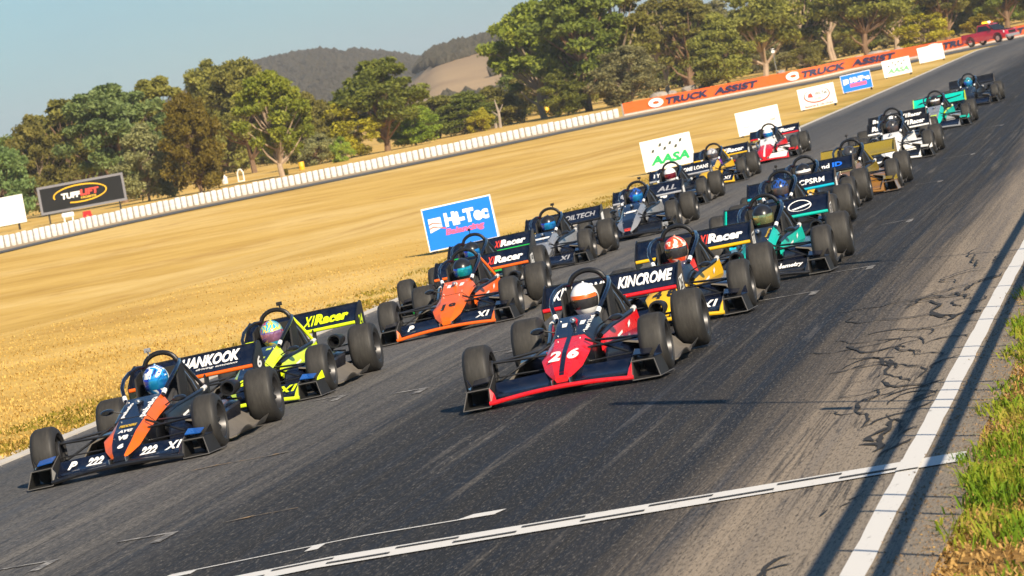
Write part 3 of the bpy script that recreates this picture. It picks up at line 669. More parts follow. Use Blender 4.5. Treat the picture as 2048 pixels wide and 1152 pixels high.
def visor_mat(name, c1, c2, metal=.7):
    if name in MAT: return MAT[name]
    b = NB(name); n = b.ramp(b.noise(b.coord('Object', (5, 1, 1)), 2, 1), [(.4, c1), (.6, c2)])
    b.set(Base_Color=n, Roughness=.08, Metallic=metal, Coat_Weight=.8); MAT[name] = b.m; return b.m
Wt, Bk = (.78, .78, .78), (.015, .015, .017)
V_dark = visor_mat('visor_smoke', (.02, .02, .022), (.04, .04, .045), .2); V_blue = visor_mat('visor_blue', (.01, .05, .75), (.02, .40, .85)); V_teal = visor_mat('visor_teal', (.01, .08, .70), (.02, .55, .60))
V_gold = visor_mat('visor_gold', (.55, .50, .18), (.30, .34, .16)); V_pink = visor_mat('visor_violet', (.30, .14, .45), (.55, .25, .40)); V_red = visor_mat('visor_red', (.22, .01, .03), (.30, .02, .05)); V_clear = visor_mat('visor_clear', (.12, .07, .06), (.05, .05, .06), .1)
suitc = {}
def suit(name, col): return plain('suit_'+name, col, .8, 0, .3, 14)

trimm = plain('edge_trim_grey', (.10, .095, .09), .5)
def car(name_label, loc, rz, cfg, driver):
    """cfg: colours and print; driver: helmet, visor, suit and label"""
    X, Y = loc; g = cfg.get
    zc = Tz(X, Y); rot = (math.atan((Tz(X, Y+1.2)-Tz(X, Y-1.2))/2.4), -math.atan((Tz(X+.8, Y)-Tz(X-.8, Y))/1.6), rz)
    root = empty('racing_car', (X, Y, zc), rz); root.rotation_euler = rot; tag(root, name_label, 'racing car', 'open-wheel racing cars on the starting grid')
    mk = lambda nm, key, m, par=root, **k: obj(nm, K[key], m, par, **k)
    nt_, ns = g('nose', navy), g('shoulder', g('nose', navy)); ct, cs = g('cowl', nt_), g('cowlside', ns)
    nose = mk('nose_cone', 'nose', [nt_, ns, g('noseside', black)]); cowl = mk('cowl', 'cowl', [ct, cs, black])
    mk('panel_seam', 'seam', blackmat, cowl); ft_ = mk('fasteners', 'fasteners', silver, cowl); ft_['kind'] = 'stuff'; mk('cockpit_tub', 'tub', carbon); mk('seat', 'seat', blackmat); mk('engine', 'engine', carbon); mk('exhaust_pipe', 'pipe', carbon)
    mk('intake_duct', 'duct', carbon); mk('roll_hoop', 'hoop', g('hoop', black)); mk('steering_wheel', 'wheelst', blackmat)
    fw = mk('front_wing', 'fwing', g('fwing', black)); mk('leading_edge', 'lead', g('lead', black), fw); mk('nose_pylon', 'pylonL', silver, fw); mk('nose_pylon', 'pylonR', silver, fw)
    rw = mk('rear_wing', 'rflap', g('rwing', navy)); mk('main_plane', 'rmain', g('rwing', navy), rw); mk('wing_bar', 'rbar', g('bar', black), rw); mk('gurney_lip', 'rtop', black, rw); mk('wing_post', 'rpost', carbon, rw); mk('wing_post', 'rpost2', carbon, rw)
    far = g('far', False)
    for s in 'RL':
        mk('side_panel', 'side'+s, g('side', black)); mk('side_pod', 'pod'+s, g('pod', navy)); mk('floor_edge', 'floor'+s, floorm)
        mk('wing_flap', 'flap'+s, g('flap', navy), fw); ep = mk('end_plate', 'ep'+s, g('ep', blackmat), fw); mk('corner_panel', 'corner'+s, g('corner', g('lead', black)), fw)
        mk('edge_trim', 'trim'+s, trimm, fw)
        mk('dive_plane', 'dive'+s, g('dive', navy), fw); mk('outer_fin', 'fin'+s, g('fin', black), fw)
        mk('upper_wishbone', 'fuw'+s, carbon); mk('lower_wishbone', 'flw'+s, carbon); mk('push_rod', 'fpr'+s, carbon); mk('upright', 'fup'+s, rimm); mk('rear_wishbone', 'ruw'+s, carbon); mk('rear_upright', 'rup'+s, rimm)
        mk('side_hoop_bar', 'sbar'+s, g('hoopbar', navy)); mk('rear_brace', 'brace'+s, g('brace', black)); mk('thin_stay', 'thin'+s, silver); mk('brace_panel', 'panel'+s, g('bpanel', blackmat))
        rl = mk('lower_rail', 'rail'+s, g('rail', black)); mk('rail_sleeve', 'sleeve'+s, white, rl); mk('bar_sleeve', 'tip'+s, white)
        mk('mirror', 'mirror'+s, g('mirror', black))
        rep = mk('rear_end_plate', 'rep'+s, g('rep', black), rw)
        if g('patch'): mk('number_panel', 'patch'+s, g('patch'), rw)
        sg = 1 if s == 'R' else -1
        for ax, key, xx, yy, rr_ in (('front', 'F', .79, -1.05, .262), ('rear', 'B', .765, 1.55, .275)):
            w = obj('wheel', K['rim'+key], g('rim', rimm), root, (xx*sg, fy(yy), rr_), (random.uniform(0, 6), 0, 0 if sg > 0 else math.pi)); 
            obj('tyre', K['tyre'+key], [MAT['tread'], MAT['sidewall']], w)
    dm = obj('damper', K['damper'], g('damper', black), root, (0, -.32, top_z(-.32)+.022), (R_(-13), 0, 0)); obj('damper_rod', K['dbody'], silver, dm)
    mk('rear_beacon', 'lamp', red)
    cm = g('cam')
    if cm == 'box': obj('action_camera', K['camera'], [grey], root, (-.10, .80, .93))
    if cm == 'ball': obj('ball_camera', K['ball'], [blackmat], root, (-.03, .80, .965))
    if cm == 'side': obj('action_camera', K['camera'], [blackmat], root, (.08, .80, .94))
    # print on the rear wing
    for (s, x0, x1, t0, t1, m, sh, bo) in g('wtext', ()): letter(s, flap_fn(x0, x1, t0, t1), m, rw, bo, sh)
    if g('num'):
        n_, m_ = g('num'); ro, rr2, up = Vector((.6965*RWX, 1.46+RWY, .523)), Vector((0, 1, .05)), Vector((0, .02, 1))
        letter(n_, plane_fn(ro, rr2, up, .20, .115), m_, rw, .03)
    for (s, x, y, w, h, m) in g('ntext', ()):     # on the flat top of the nose, reading from the front
        letter(s, (lambda x, y, w, h: (lambda u, v: (x-w/2+w*u, fy(y+h*v), top_z(y+h*v)+.005)))(x, y, w, h), m, nose if y < -.72 else cowl, .055, .12)
    for (s, x, y, ln, h, m) in g('stext', ()):    # running rearwards along the cowl
        letter(s, (lambda x, y, ln, h: (lambda u, v: (x+.07*u*ln-h*v, fy(y+ln*u), top_z(y+ln*u)+.005)))(x, y, ln, h), m, cowl, .04)
    for (s, x0, x1, m) in g('ftext', ()):         # on the front wing flaps
        def ff(u, v, x0=x0, x1=x1):
            y = -1.585+.15*v; z = float(np.interp(y, [-1.63, -1.56, -1.47, -1.39], [.085, .105, .135, .19]))+.018
            return (x0+(x1-x0)*u, fy(y), z)
        letter(s, ff, m, fw, .04, .25)
    if g('stripe'):
        st = MB(); ys = [-1.62+.06*i for i in range(23)]
        st.add([p for y in ys for p in ((-.022, fy(y), top_z(y)+.003), (.022, fy(y), top_z(y)+.003))], [(2*i, 2*i+1, 2*i+3, 2*i+2) for i in range(22)])
        obj('centre_stripe', st.mesh('centre_stripe', 1, 0), g('stripe'), nose)
    for poly, m in g('patches', ()):               # painted panels laid on the nose top, (x, y) outline
        st = MB().add([(x, fy(y), top_z(y)+.0025) for x, y in poly], [tuple(range(len(poly)))]); obj('painted_panel', st.mesh('painted_panel', 1, 0), m, nose)
    for poly, m in g('wpatch', ()):                # painted panels on the rear wing, (x, t) outline
        st = MB().add([flap_fn(x, x, t, t, .004)(0, 0) for x, t in poly], [tuple(range(len(poly)))]); obj('painted_panel', st.mesh('painted_panel', 1, 0), m, rw)
    for cx, ct_, rx, rt_, th_, m in g('wring', ()):
        vs = []
        for k in range(33):
            a = 2*math.pi*k/32
            for q in (1, 1-th_): vs.append(flap_fn(0, 1, 0, 1)(cx+rx*q*math.cos(a), min(1, max(0, ct_+rt_*q*math.sin(a)))))
        obj('wing_emblem', MB().add(vs, [(2*k, 2*k+1, 2*k+3, 2*k+2) for k in range(32)]).mesh('wing_emblem', 1, 0), m, rw)
    for (q0, q1, z0, z1, m) in g('stick', ((.36, .50, .31, .335, whiteprint), (.66, .72, .36, .40, whiteprint)) if Y < 62 else ()):
        def sp_(q, z):
            y = fy(-.48+1.28*q); return (.240+.15*q**1.2+.034, y, z)
        obj('sticker', MB().add([sp_(q0, z0), sp_(q1, z0+.03), sp_(q1, z1+.03), sp_(q0, z1)], [(0, 1, 2, 3)]).mesh('sticker', 1, 0), m, root)
    # driver, a person of his own seated in the car
    hm, vm, sm, lab, strip_m, band = driver
    p = obj('person', K['body'], sm); p.location = (X, Y, zc); p.rotation_euler = rot; tag(p, lab, 'person', 'drivers seated in the racing cars')
    h = obj('helmet', K['helmet'], hm, p, (0, .50, .685), (R_(4), 0, R_(random.uniform(-2, 6)))); obj('visor', K['visor'], vm, h)
    if strip_m: obj('visor_strip', K['vstrip'], strip_m, h)
    if band: obj('helmet_band', K['hband'], band, h)
    obj('helmet_spoiler', K['hfin'], hm, h)
    return root
def x1r(m1, m2): return (('X1', .06, .17, .25, .78, m1, .3, .03), ('Racer', .165, .58, .25, .78, m2, .12, .045))
RZ = R_(-1.5)
whiteprint = plain('white_print', (.80, .80, .78), .5, 0, .04); blackprint = plain('black_print', (.012, .012, .013), .5)
redprint = plain('red_print', (.70, .05, .03), .5); greyprint = plain('grey_print', (.30, .31, .34), .5); blueprint = plain('blue_print', (.01, .14, .75), .5); limeprint = plain('lime_print', (.62, .80, .005), .5); goldprint = plain('gold_print', (.55, .35, .02), .5)
s_black = suit('black', (.02, .02, .022)); s_blue = suit('blue', (.02, .05, .25)); s_red = suit('red', (.45, .02, .02)); s_purple = suit('purple', (.12, .02, .22)); s_white = suit('white', (.6, .6, .6)); s_grey = suit('grey', (.12, .12, .13))
CARS = [
 ('navy racing car with orange nose flanks at the front left of the grid', (-10.16, 39.87, -0.2), dict(nose=navy, shoulder=orange, cowlside=orange, lead=black, bar=orange, flap=navy, side=black, num=('6', whiteprint), dive=sky_refl, cam='box', corner=black,
   wtext=(('HANKOOK', -.16, .50, .42, .92, whiteprint, .25, .045), ('driving emotion', .02, .48, .20, .36, whiteprint, .3, .01)), ntext=(('6', 0, -1.53, .06, .09, whiteprint), ('V8', 0, -1.36, .10, .10, whiteprint), ('AYG', 0, -1.20, .14, .09, whiteprint), ('PEDDERS', 0, -1.03, .17, .08, goldprint)),
   stext=(('pabelo', .14, -.78, .60, .085, whiteprint), ('pabelo', -.085, -.70, .46, .05, whiteprint)), ftext=(('X1', .42, .58, whiteprint), ('222', .18, .34, whiteprint), ('222', -.34, -.18, whiteprint), ('P', -.52, -.44, whiteprint))),
   (helmet_mat('helmet_blue_white', [(.01, .04, .30), (.75, .78, .80), (.02, .25, .60), (.01, .03, .22)]), V_blue, s_black, 'driver in a blue and white helmet with blue visor in the leading navy car', None, None)),
 ('navy and lime racing car directly behind the leading navy car', (-10.23, 45.59, -0.8), dict(nose=navy, shoulder=lime, cowl=navy, cowlside=lime, hoopbar=black, brace=lime, lead=lime, bar=lime, flap=navy, side=lime, num=('24', limeprint), cam='side', fin=lime, dive=sky_refl, corner=lime,
   wtext=(('X1', .0, .14, .20, .80, limeprint, .3, .03), ('Racer', .14, .56, .22, .82, limeprint, .12, .05)), ntext=(('24', 0, -1.40, .14, .16, limeprint),), ftext=(('X1', .36, .58, limeprint),), patches=(([(.03, -.62), (.09, -.62), (.125, -.16), (.07, -.16)], lime), ([(-.11, -.45), (-.06, -.45), (-.05, -.16), (-.10, -.16)], lime))),
   (helmet_mat('helmet_multi', [(.55, .05, .10), (.02, .35, .55), (.75, .55, .05), (.05, .45, .50), (.5, .5, .6)], 7), V_pink, s_black, 'driver in a multicoloured helmet with violet visor in the lime car', None, None)),
 ('orange nosed racing car numbered 19 beside the blue roadside sign', (-9.52, 54.3, -0.1), dict(nose=orange, shoulder=orange, cowl=orange, lead=orange, bar=orange, side=orange, flap=navy, patch=whiteprint, num=('19', blackprint), brace=orange,
   wtext=x1r(redprint, whiteprint), ntext=(('1', -.06, -1.36, .06, .20, blackprint), ('9', .055, -1.36, .095, .20, blackprint)), ftext=(('X1', .36, .54, whiteprint), ('P', -.52, -.44, whiteprint)), damper=white, patches=(([(-.10, -.38), (-.05, -.38), (-.05, -.24), (-.10, -.24)], whiteprint), ([(.06, -.38), (.11, -.38), (.12, -.24), (.07, -.24)], whiteprint))),
   (helmet_mat('helmet_black', [Bk]), V_teal, s_black, 'driver in a black helmet with teal blue visor in the orange car', None, None)),
 ('black racing car with a green wing bar tucked behind the orange car', (-10.75, 62.4, -0.7), dict(nose=black, shoulder=green, lead=green, bar=green, side=green, flap=black, pod=black, cam='ball', wtext=x1r(redprint, whiteprint)),
   (helmet_mat('helmet_black', [Bk]), V_blue, s_blue, 'driver half hidden behind the orange car, in the green trimmed car', None, None)),
 ('black and grey racing car without coloured bar, fifth in the left column', (-10.63, 69.52, -0.8), dict(nose=grey, shoulder=grey, cowl=navy, cowlside=grey, noseside=grey, lead=black, bar=black, side=grey, flap=navy, patch=whiteprint, cam='side', wtext=(('OILTECH', .02, .58, .30, .72, greyprint, .2, .02),), ftext=(('X1', .36, .54, greyprint),), patches=(([(-.11, -.52), (.12, -.50), (.13, -.40), (-.12, -.42)], whiteprint),)),
   (helmet_mat('helmet_black', [Bk]), V_blue, s_black, 'driver in a black helmet with pale blue visor in the black and grey car', None, None)),
 ('navy racing car with grey edged nose and red tip below the green lettered sign', (-9.99, 76.23, -0.7), dict(nose=navy, shoulder=grey, cowl=navy, cowlside=grey, lead=black, bar=greyprint, side=grey, flap=black, patch=whiteprint, cam='side', wtext=(('ALL', .18, .56, .30, .75, greyprint, .25, .02), ('A', -.60, -.48, .30, .75, greyprint, .25, .02)), patches=(([(-.10, -.72), (.10, -.70), (.12, -.58), (-.07, -.60)], whiteprint), ([(-.05, -1.63), (.05, -1.63), (.06, -1.56), (-.06, -1.56)], redprint))),
   (helmet_mat('helmet_blue_black', [Bk, (.02, .08, .35), Bk]), V_blue, s_black, 'driver in a black and blue helmet in the grey edged navy car', None, None)),
 ('navy racing car numbered 98 with a lettered wing in front of the green lettered sign', (-10.70, 87.63, -0.8), dict(nose=navy, lead=navy, bar=greyprint, side=navy, flap=navy, patch=whiteprint, num=('98', blackprint), wtext=(('HOME LOANS', .0, .64, .35, .75, whiteprint, .1, .03), ('MY', -.60, -.46, .35, .75, whiteprint, .1, .03)), ntext=(('98', 0, -1.36, .15, .16, whiteprint),)),
   (helmet_mat('helmet_white', [Wt]), V_red, s_white, 'driver in a white helmet with dark red visor in the car numbered 98', None, None)),
 ('black racing car with yellow sides and yellow wing bar, second last on the left', (-11.00, 98.79, -0.9), dict(nose=yellow, shoulder=yellow, cowl=navy, lead=yellow, bar=yellow, side=yellow, flap=navy, patch=whiteprint, brace=yellow, wtext=x1r(whiteprint, whiteprint), ftext=(('X1', .36, .54, whiteprint),)),
   (helmet_mat('helmet_silver', [(.5, .5, .52), (.2, .2, .22)]), V_clear, s_purple, 'driver in a silver helmet and purple suit in the yellow sided car', None, None)),
 ('red and white racing car, last of the left column by the blank white sign', (-10.79, 110.60, -0.8), dict(nose=red, shoulder=red, cowl=white, cowlside=white, lead=red, bar=red, side=red, flap=white, pod=white, dive=red, fin=red, patch=whiteprint, stripe=white, wtext=x1r(whiteprint, whiteprint)),
   (helmet_mat('helmet_white', [Wt]), V_blue, s_white, 'driver in a white helmet with blue visor in the red and white car', None, None)),
 ('red and navy racing car numbered 26 at the front right of the grid', (-5.66, 38.07, -1.3), dict(nose=red, shoulder=red, cowl=navy, cowlside=black, lead=red, bar=red, side=red, flap=navy, damper=red, patch=whiteprint, num=('26', blackprint), stripe=navy, fin=navy,
   wtext=(('KINCROME', .06, .62, .34, .86, whiteprint, .25, .035), ('KINCROME', -.60, -.04, .34, .86, whiteprint, .25, .035)), ntext=(('2', -.082, -1.36, .105, .22, whiteprint), ('6', .082, -1.36, .105, .22, whiteprint)),
   stext=(('Repair 2 Race', .165, -.62, .44, .055, whiteprint),), patches=(([(-.10, -.40), (-.06, -.40), (-.06, -.28), (-.11, -.28)], whiteprint), ([(.06, -.40), (.10, -.40), (.11, -.28), (.06, -.28)], whiteprint))),
   (helmet_mat('helmet_white', [Wt]), V_dark, s_black, 'driver in a white helmet with an orange visor strip in the red car', orange, None)),
 ('yellow and black racing car numbered 48 behind the red car', (-5.63, 45.20, -0.4), dict(nose=yellow, shoulder=yellow, cowl=navy, cowlside=black, lead=yellow, bar=yellow, side=yellow, flap=navy, fin=navy, patch=whiteprint, num=('77', blackprint), cam='box', wtext=x1r(redprint, whiteprint),
   ntext=(('4', -.075, -1.34, .10, .20, blackprint), ('8', .075, -1.34, .10, .20, blackprint)), ftext=(('X1', .36, .56, whiteprint),)),
   (helmet_mat('helmet_red', [(.60, .02, .015), (.75, .10, .03), (.78, .70, .60), (.55, .02, .02)], 7), V_dark, s_red, 'driver in a red and orange helmet in the yellow car numbered 48', None, None)),
 ('black and teal racing car with a white emblem on its wing, third on the right', (-5.19, 50.45, -0.5), dict(nose=black, shoulder=teal, cowlside=teal, lead=black, bar=teal, side=teal, cowl=black, flap=black, patch=whiteprint, num=('50', blackprint), fin=black, wring=((.30, .55, .155, .34, .10, whiteprint),), wtext=(('M', .02, .11, .40, .72, whiteprint, 0, .02),), wpatch=(([(-.675, 0), (-.655, 0), (-.655, .98), (-.675, .98)], teal), ([(.19, .42), (.34, .58), (.44, .66), (.44, .60), (.36, .50), (.22, .36)], whiteprint)),
   stext=(('deca group', .12, -.55, .38, .04, goldprint),), ftext=(('Telemetry', .20, .56, whiteprint),)),
   (helmet_mat('helmet_black', [Bk]), V_gold, s_black, 'driver in a black helmet with a gold visor in the teal car', None, None)),
 ('black racing car with a cyan wing bar, fourth in the right column', (-5.92, 60.75, -0.6), dict(nose=black, lead=cyan, bar=cyan, side=black, flap=black, pod=black, patch=whiteprint, cam='ball', wtext=(('CPSRM', .12, .52, .30, .70, whiteprint, .0, .02),)),
   (helmet_mat('helmet_blue_black', [Bk, (.02, .08, .35), Bk]), V_clear, s_black, 'driver in a dark helmet in the cyan trimmed car', None, None)),
 ('black racing car with white and blue wing lettering ahead of the gold car', (-6.16, 67.54, -0.7), dict(nose=black, shoulder=yellow, lead=black, bar=black, side=navy, flap=black, pod=black, wtext=(('Brand', -.05, .28, .35, .72, whiteprint, 0, .03), ('ID', .33, .50, .35, .72, blueprint, 0, .04))),
   (helmet_mat('helmet_black', [Bk]), V_clear, s_black, 'driver in a black helmet with a white visor strip in front of the gold car', white, None)),
 ('gold and bronze racing car with a plain gold wing', (-5.84, 73.18, -0.8), dict(nose=bronze, shoulder=bronze, cowl=gold, lead=bronze, bar=gold, side=gold, flap=bronze, pod=bronze, rwing=gold, rep=gold, ep=bronze, dive=gold, fin=gold, brace=gold, hoopbar=black, cam='ball'),
   (helmet_mat('helmet_dark_grey', [(.05, .05, .055), (.02, .02, .02)]), V_dark, s_black, 'driver in a dark grey helmet in the gold car', None, None)),
 ('white nosed racing car with white sidepods in the right column', (-6.04, 87.72, -1.0), dict(nose=white, shoulder=white, cowl=white, cowlside=white, lead=white, bar=white, side=white, flap=black, pod=white, dive=white, fin=white, patch=whiteprint, rep=black, rwing=black, wtext=(('X1Racer', .06, .58, .25, .78, whiteprint, .12, .045), ('Ra', -.60, -.42, .25, .78, whiteprint, .12, .045)), patches=(([(-.03, -.30), (.03, -.30), (.0, -.16)], blueprint),)),
   (helmet_mat('helmet_dark_grey', [(.05, .05, .055), (.02, .02, .02)]), V_clear, s_black, 'driver in a dark helmet low in the white nosed car', None, None)),
 ('black winged racing car hidden right behind the white nosed car', (-6.51, 94.91, -0.8), dict(nose=white, lead=white, bar=black, side=black, flap=black, pod=black, rwing=black, wtext=(('X1Racer', .06, .58, .25, .78, whiteprint, .12, .045), ('Ra', -.60, -.42, .25, .78, whiteprint, .12, .045))),
   (helmet_mat('helmet_white_black', [Wt, Bk, Wt], 5), V_dark, s_black, 'driver in a white and black helmet above the white nosed car', None, None)),
 ('grey and teal racing car with a bright teal wing near the back', (-6.13, 105.79, -0.7), dict(nose=grey, shoulder=teal, cowl=grey, lead=grey, bar=teal, side=teal, flap=navy, pod=grey, rwing=teal, rep=lime, dive=teal, fin=teal, rail=lime, patches=(([(-.07, -1.1), (.07, -1.1), (.08, -.95), (-.08, -.95)], lime),), wpatch=(([(.20, .35), (.55, .55), (.60, .72), (.40, .6), (.18, .55)], black), ([(-.60, .35), (-.30, .55), (-.28, .7), (-.5, .6)], black))),
   (helmet_mat('helmet_black', [Bk]), V_clear, s_black, 'driver in a black helmet in the grey and teal car', white, None)),
 ('all black racing car, the last on the grid', (-6.15, 123.91, -0.8), dict(nose=black, lead=black, bar=black, side=black, flap=navy, pod=black, rwing=black),
   (helmet_mat('helmet_cyan_black', [Bk, (.05, .35, .42), Bk]), V_blue, s_black, 'driver in a black and cyan helmet in the last car', None, None)),
]
for lab, loc, cfg, drv in CARS: car(lab, loc[:2], R_(loc[2]), cfg, drv)

# ------------------------------------------------------------------ barrier of white blocks and the orange banner wall
def resample(P, step, start=0.):
    P = [Vector(p) for p in P]; L_ = [0]
    for i in range(1, len(P)): L_.append(L_[-1]+(P[i]-P[i-1]).length)
    out = []; s = start
    while s <= L_[-1]+1e-6:
        i = max(k for k in range(len(L_)) if L_[k] <= s+1e-9); i = min(i, len(P)-2); t = (s-L_[i])/(L_[i+1]-L_[i])
        d = (P[i+1]-P[i]).normalized(); out.append((P[i].lerp(P[i+1], t), d)); s += step
    return out
# blocks are spaced evenly as seen along the wall, so their width follows the wall's run
wb = NB('white_barrier_plastic'); n = wb.noise(wb.coord('Object'), 3, 5, .6); oi = wb.n('ShaderNodeObjectInfo')
wb.set(Base_Color=wb.mix(wb.math('MULTIPLY', n, .5), wb.mix(oi.outputs['Random'], (.70, .70, .69), (.60, .59, .57)), (.46, .43, .38)), Roughness=.55)
def block_mesh():
    mb = MB(); pr = []
    for k in range(16):
        a = 2*math.pi*k/16; c, s = math.cos(a), math.sin(a); q = lambda e, v: math.copysign(abs(v)**e, v)
        pr.append((q(.6, c), q(.6, s)))
    rings = []
    for z, r in ((0, .90), (.03, .97), (.26, 1.), (.30, .97), (.33, 1.), (.58, .98), (.62, .90)): rings.append([(x*.225*r, y*.20*r, z) for x, y in pr])
    mb.loft(rings); return mb.mesh('barrier_block')
bmesh_ = block_mesh()
wall = empty('tyre_barrier', (-56.1, 294.5, Tz(-56.1, 294.5))); tag(wall, 'long low white barrier of bound blocks along the far side of the infield', 'barrier')
org = Vector(wall.location)
def cam_px(p):
    d = Vector(p)-Vector((0, 0, 2.66)); return d.dot(camR)/d.dot(fwd)*8600
fine = resample(BAR, .05); acc = 0; last = None; NBLK = 0
fine = [(p, d) for p, d in fine if True]
prev = None; pos_b = []
for p, d in fine:
    x = cam_px((p.x, p.y, Tz(p.x, p.y)))
    if prev is None or x-prev >= 11.5: pos_b.append((p, d)); prev = x
for i, (p, d) in enumerate(pos_b[:-1]):
    q = pos_b[i+1][0]; w = (q-p).length; m = (p+q)/2; a = math.atan2(-m.x, m.y); lat = 11.5/8600*math.hypot(m.x, m.y)
    k = lat/.45*1.03
    if i % 17 == 9: k *= .93
    o = obj('barrier_block', bmesh_, wb.m, wall); o.location = Vector((m.x, m.y, Tz(m.x, m.y)))-org; o.rotation_euler = (0, 0, a+random.uniform(-.04, .04)); o.scale = (k, 1.15, random.uniform(1.08, 1.18))
# orange banner on a concrete wall
ban_or = plain('orange_banner', (.78, .115, .015), .55, 0, .12, .6, 0, 'pos'); ban_bl = plain('dark_blue_print', (.02, .025, .07), .5)
bw = empty('banner_wall', (BAN[0][0], BAN[0][1], Tz(*BAN[0]))); tag(bw, 'low concrete wall carrying a long orange lettered banner behind the track', 'wall'); o0 = Vector(bw.location)
HB = 1.02
def ban_pt(s, h, off=0.):
    Pn = [Vector(p) for p in BAN]; i = 0; r = s
    while i < len(Pn)-2 and r > (Pn[i+1]-Pn[i]).length: r -= (Pn[i+1]-Pn[i]).length; i += 1
    d = (Pn[i+1]-Pn[i]).normalized(); p = Pn[i]+d*r; nrm = Vector((d.y, -d.x))
    p = p+nrm*off; return Vector((p.x, p.y, Tz(p.x, p.y)+h))-o0
LB = sum((Vector(BAN[i+1])-Vector(BAN[i])).length for i in range(len(BAN)-1))
N = 90; ss = [LB*i/N for i in range(N+1)]
mb = MB(); mb.loft([[ban_pt(s, 0, .0), ban_pt(s, HB*.98, 0), ban_pt(s, HB*.98, -.18), ban_pt(s, 0, -.2)] for s in ss]); obj('wall_base', mb.mesh('wall_base'), conc, bw)
mb = MB(); mb.loft([[ban_pt(s, .16, .02), ban_pt(s, HB, .02), ban_pt(s, HB, .005), ban_pt(s, .16, .005)] for s in ss]); obj('orange_banner', mb.mesh('orange_banner'), ban_or, bw)
# print positions are given as picture columns and solved for the place along the wall
cols = [(cam_px(ban_pt(s, .5)+o0), s) for s in ss]
def s_at(px):   # px in the 2048-wide frame measured along the roll
    return float(np.interp(px, [c_[0] for c_ in cols], [c_[1] for c_ in cols]))
def col(x, y): return (x-1024)
def wall_print(txt, xa, xb):
    sa, sb = s_at(xa-1024), s_at(xb-1024)
    def fn(u, v):
        x = xa+(xb-xa)*u; return ban_pt(s_at(x-1024), .31+.54*v, .12)
    letter(txt, fn, ban_bl, bw, .045, .2)
def wall_ring(xc):
    vs = []
    for k in range(25):
        a = 2*math.pi*k/24
        for q in (1, .42): vs.append(ban_pt(s_at(xc-1024+15*q*math.cos(a)), .59+.36*q*math.sin(a)*(1 if q == 1 else .8), .12))
    obj('ring_emblem', MB().add(vs, [(2*k, 2*k+1, 2*k+3, 2*k+2) for k in range(24)]).mesh('ring_emblem', 1, 0), whiteprint, bw)
for xr, t0, t1, t2, t3 in ((1310, 1330, 1415, 1425, 1515), (1585, 1603, 1690, 1699, 1790), (1866, 1884, 1962, 1970, 2050)):
    wall_ring(xr); wall_print('TRUCK', t0, t1); wall_print('ASSIST', t2, t3)

# ------------------------------------------------------------------ roadside signs
sgn_white = plain('sign_white', (.80, .80, .79), .45, 0, .05); sgn_blue = plain('sign_blue', (.0, .17, .72), .4, 0, .08, 6); pink = plain('sign_pink', (.72, .10, .24), .5); grn = plain('sign_green', (.0, .38, .09), .5); dkgreen = plain('sign_dark', (.05, .06, .045), .5); faint = plain('faint_print', (.62, .60, .60), .5); faintred = plain('faint_red_print', (.66, .30, .28), .5)
def sign(label, x0, y0, w, h, face, prints, dep=.16):
    r = empty('roadside_sign', (x0+w/2, y0, Tz(x0+w/2, y0)+.03)); r.rotation_euler = (0, R_(-2.4), R_(4)); tag(r, label, 'sign', 'roadside signs along the left edge of the track')
    lo = .03
    mb = MB().hexa([(-w/2, 0, lo), (w/2, 0, lo), (w/2+.0, dep*1.6, lo), (-w/2, dep*1.6, lo)], [(-w/2, .10, h+lo), (w/2, .10, h+lo), (w/2, .10+dep*.4, h+lo), (-w/2, .10+dep*.4, h+lo)])
    obj('board', mb.mesh('board', 1, 0), sgn_white, r)
    pt = lambda u, v, off=.004: (-w/2+w*u, .10*v-off, lo+h*v+off*.1)
    if face is not None:
        obj('sign_face', MB().add([pt(.015, .02), pt(.985, .02), pt(.985, .97), pt(.015, .97)], [(0, 1, 2, 3)]).mesh('sign_face', 1, 0), face, r)
    for e in (-1, 1): obj('foot', MB().box(e*(w/2-.10)-.05, e*(w/2-.10)+.05, .02, .2, -.08, lo+.01).mesh('foot'), carbon, r)
    for k in prints:
        if k[0] == 't': _, s, u0, u1, v0, v1, m, sh, bo = k; letter(s, lambda u, v: pt(u0+(u1-u0)*u, v0+(v1-v0)*v, .010), m, r, bo, sh)
        if k[0] == 'p': _, poly, m = k; obj('print', MB().add([pt(u, v, .008) for u, v in poly], [tuple(range(len(poly)))]).mesh('print', 1, 0), m, r)
        if k[0] == 'e':
            _, cu, cv, ru, rv, th, m = k; vs = []
            for i in range(37):
                an = 2*math.pi*i/36; t_ = th*(.6-.4*math.sin(an))
                vs += [pt(cu+ru*math.cos(an), cv+rv*math.sin(an), .008), pt(cu+(ru-t_)*math.cos(an), cv+(rv-t_*1.4)*math.sin(an), .008)]
            obj('print_ring', MB().add(vs, [(2*i, 2*i+1, 2*i+3, 2*i+2) for i in range(36)]).mesh('print_ring', 1, 0), m, r)
    return r
hitec = [('t', 'Hi-Tec', .30, .93, .48, .80, whiteprint, .0, .055), ('p', [(.07, .42), (.25, .50), (.25, .74), (.07, .74)], whiteprint), ('p', [(.07, .62), (.13, .65), (.25, .60), (.25, .57), (.13, .62), (.07, .59)], redprint), ('p', [(.07, .53), (.13, .56), (.30, .48), (.30, .45), (.13, .53), (.07, .50)], redprint), ('t', 'Balancing', .28, .84, .26, .44, pink, .15, .05)]
def aasa(m): 
    fl = []
    for (u, v) in ((.22, .62), (.38, .78), (.58, .78), (.79, .80), (.46, .64), (.68, .64)): fl.append(('p', [(u-.035, v-.05), (u+.02, v-.04), (u+.045, v+.06), (u-.01, v+.05)], dkgreen))
    return fl+[('t', 'AASA', .13, .915, .165, .46, m, .22, .05)]
pale_green = plain('sign_faded_green', (.16, .46, .22), .5)
sign('blue sign with white and pink lettering beside the orange car', -16.37, 90.4, 1.52, .93, sgn_blue, hitec, .22)
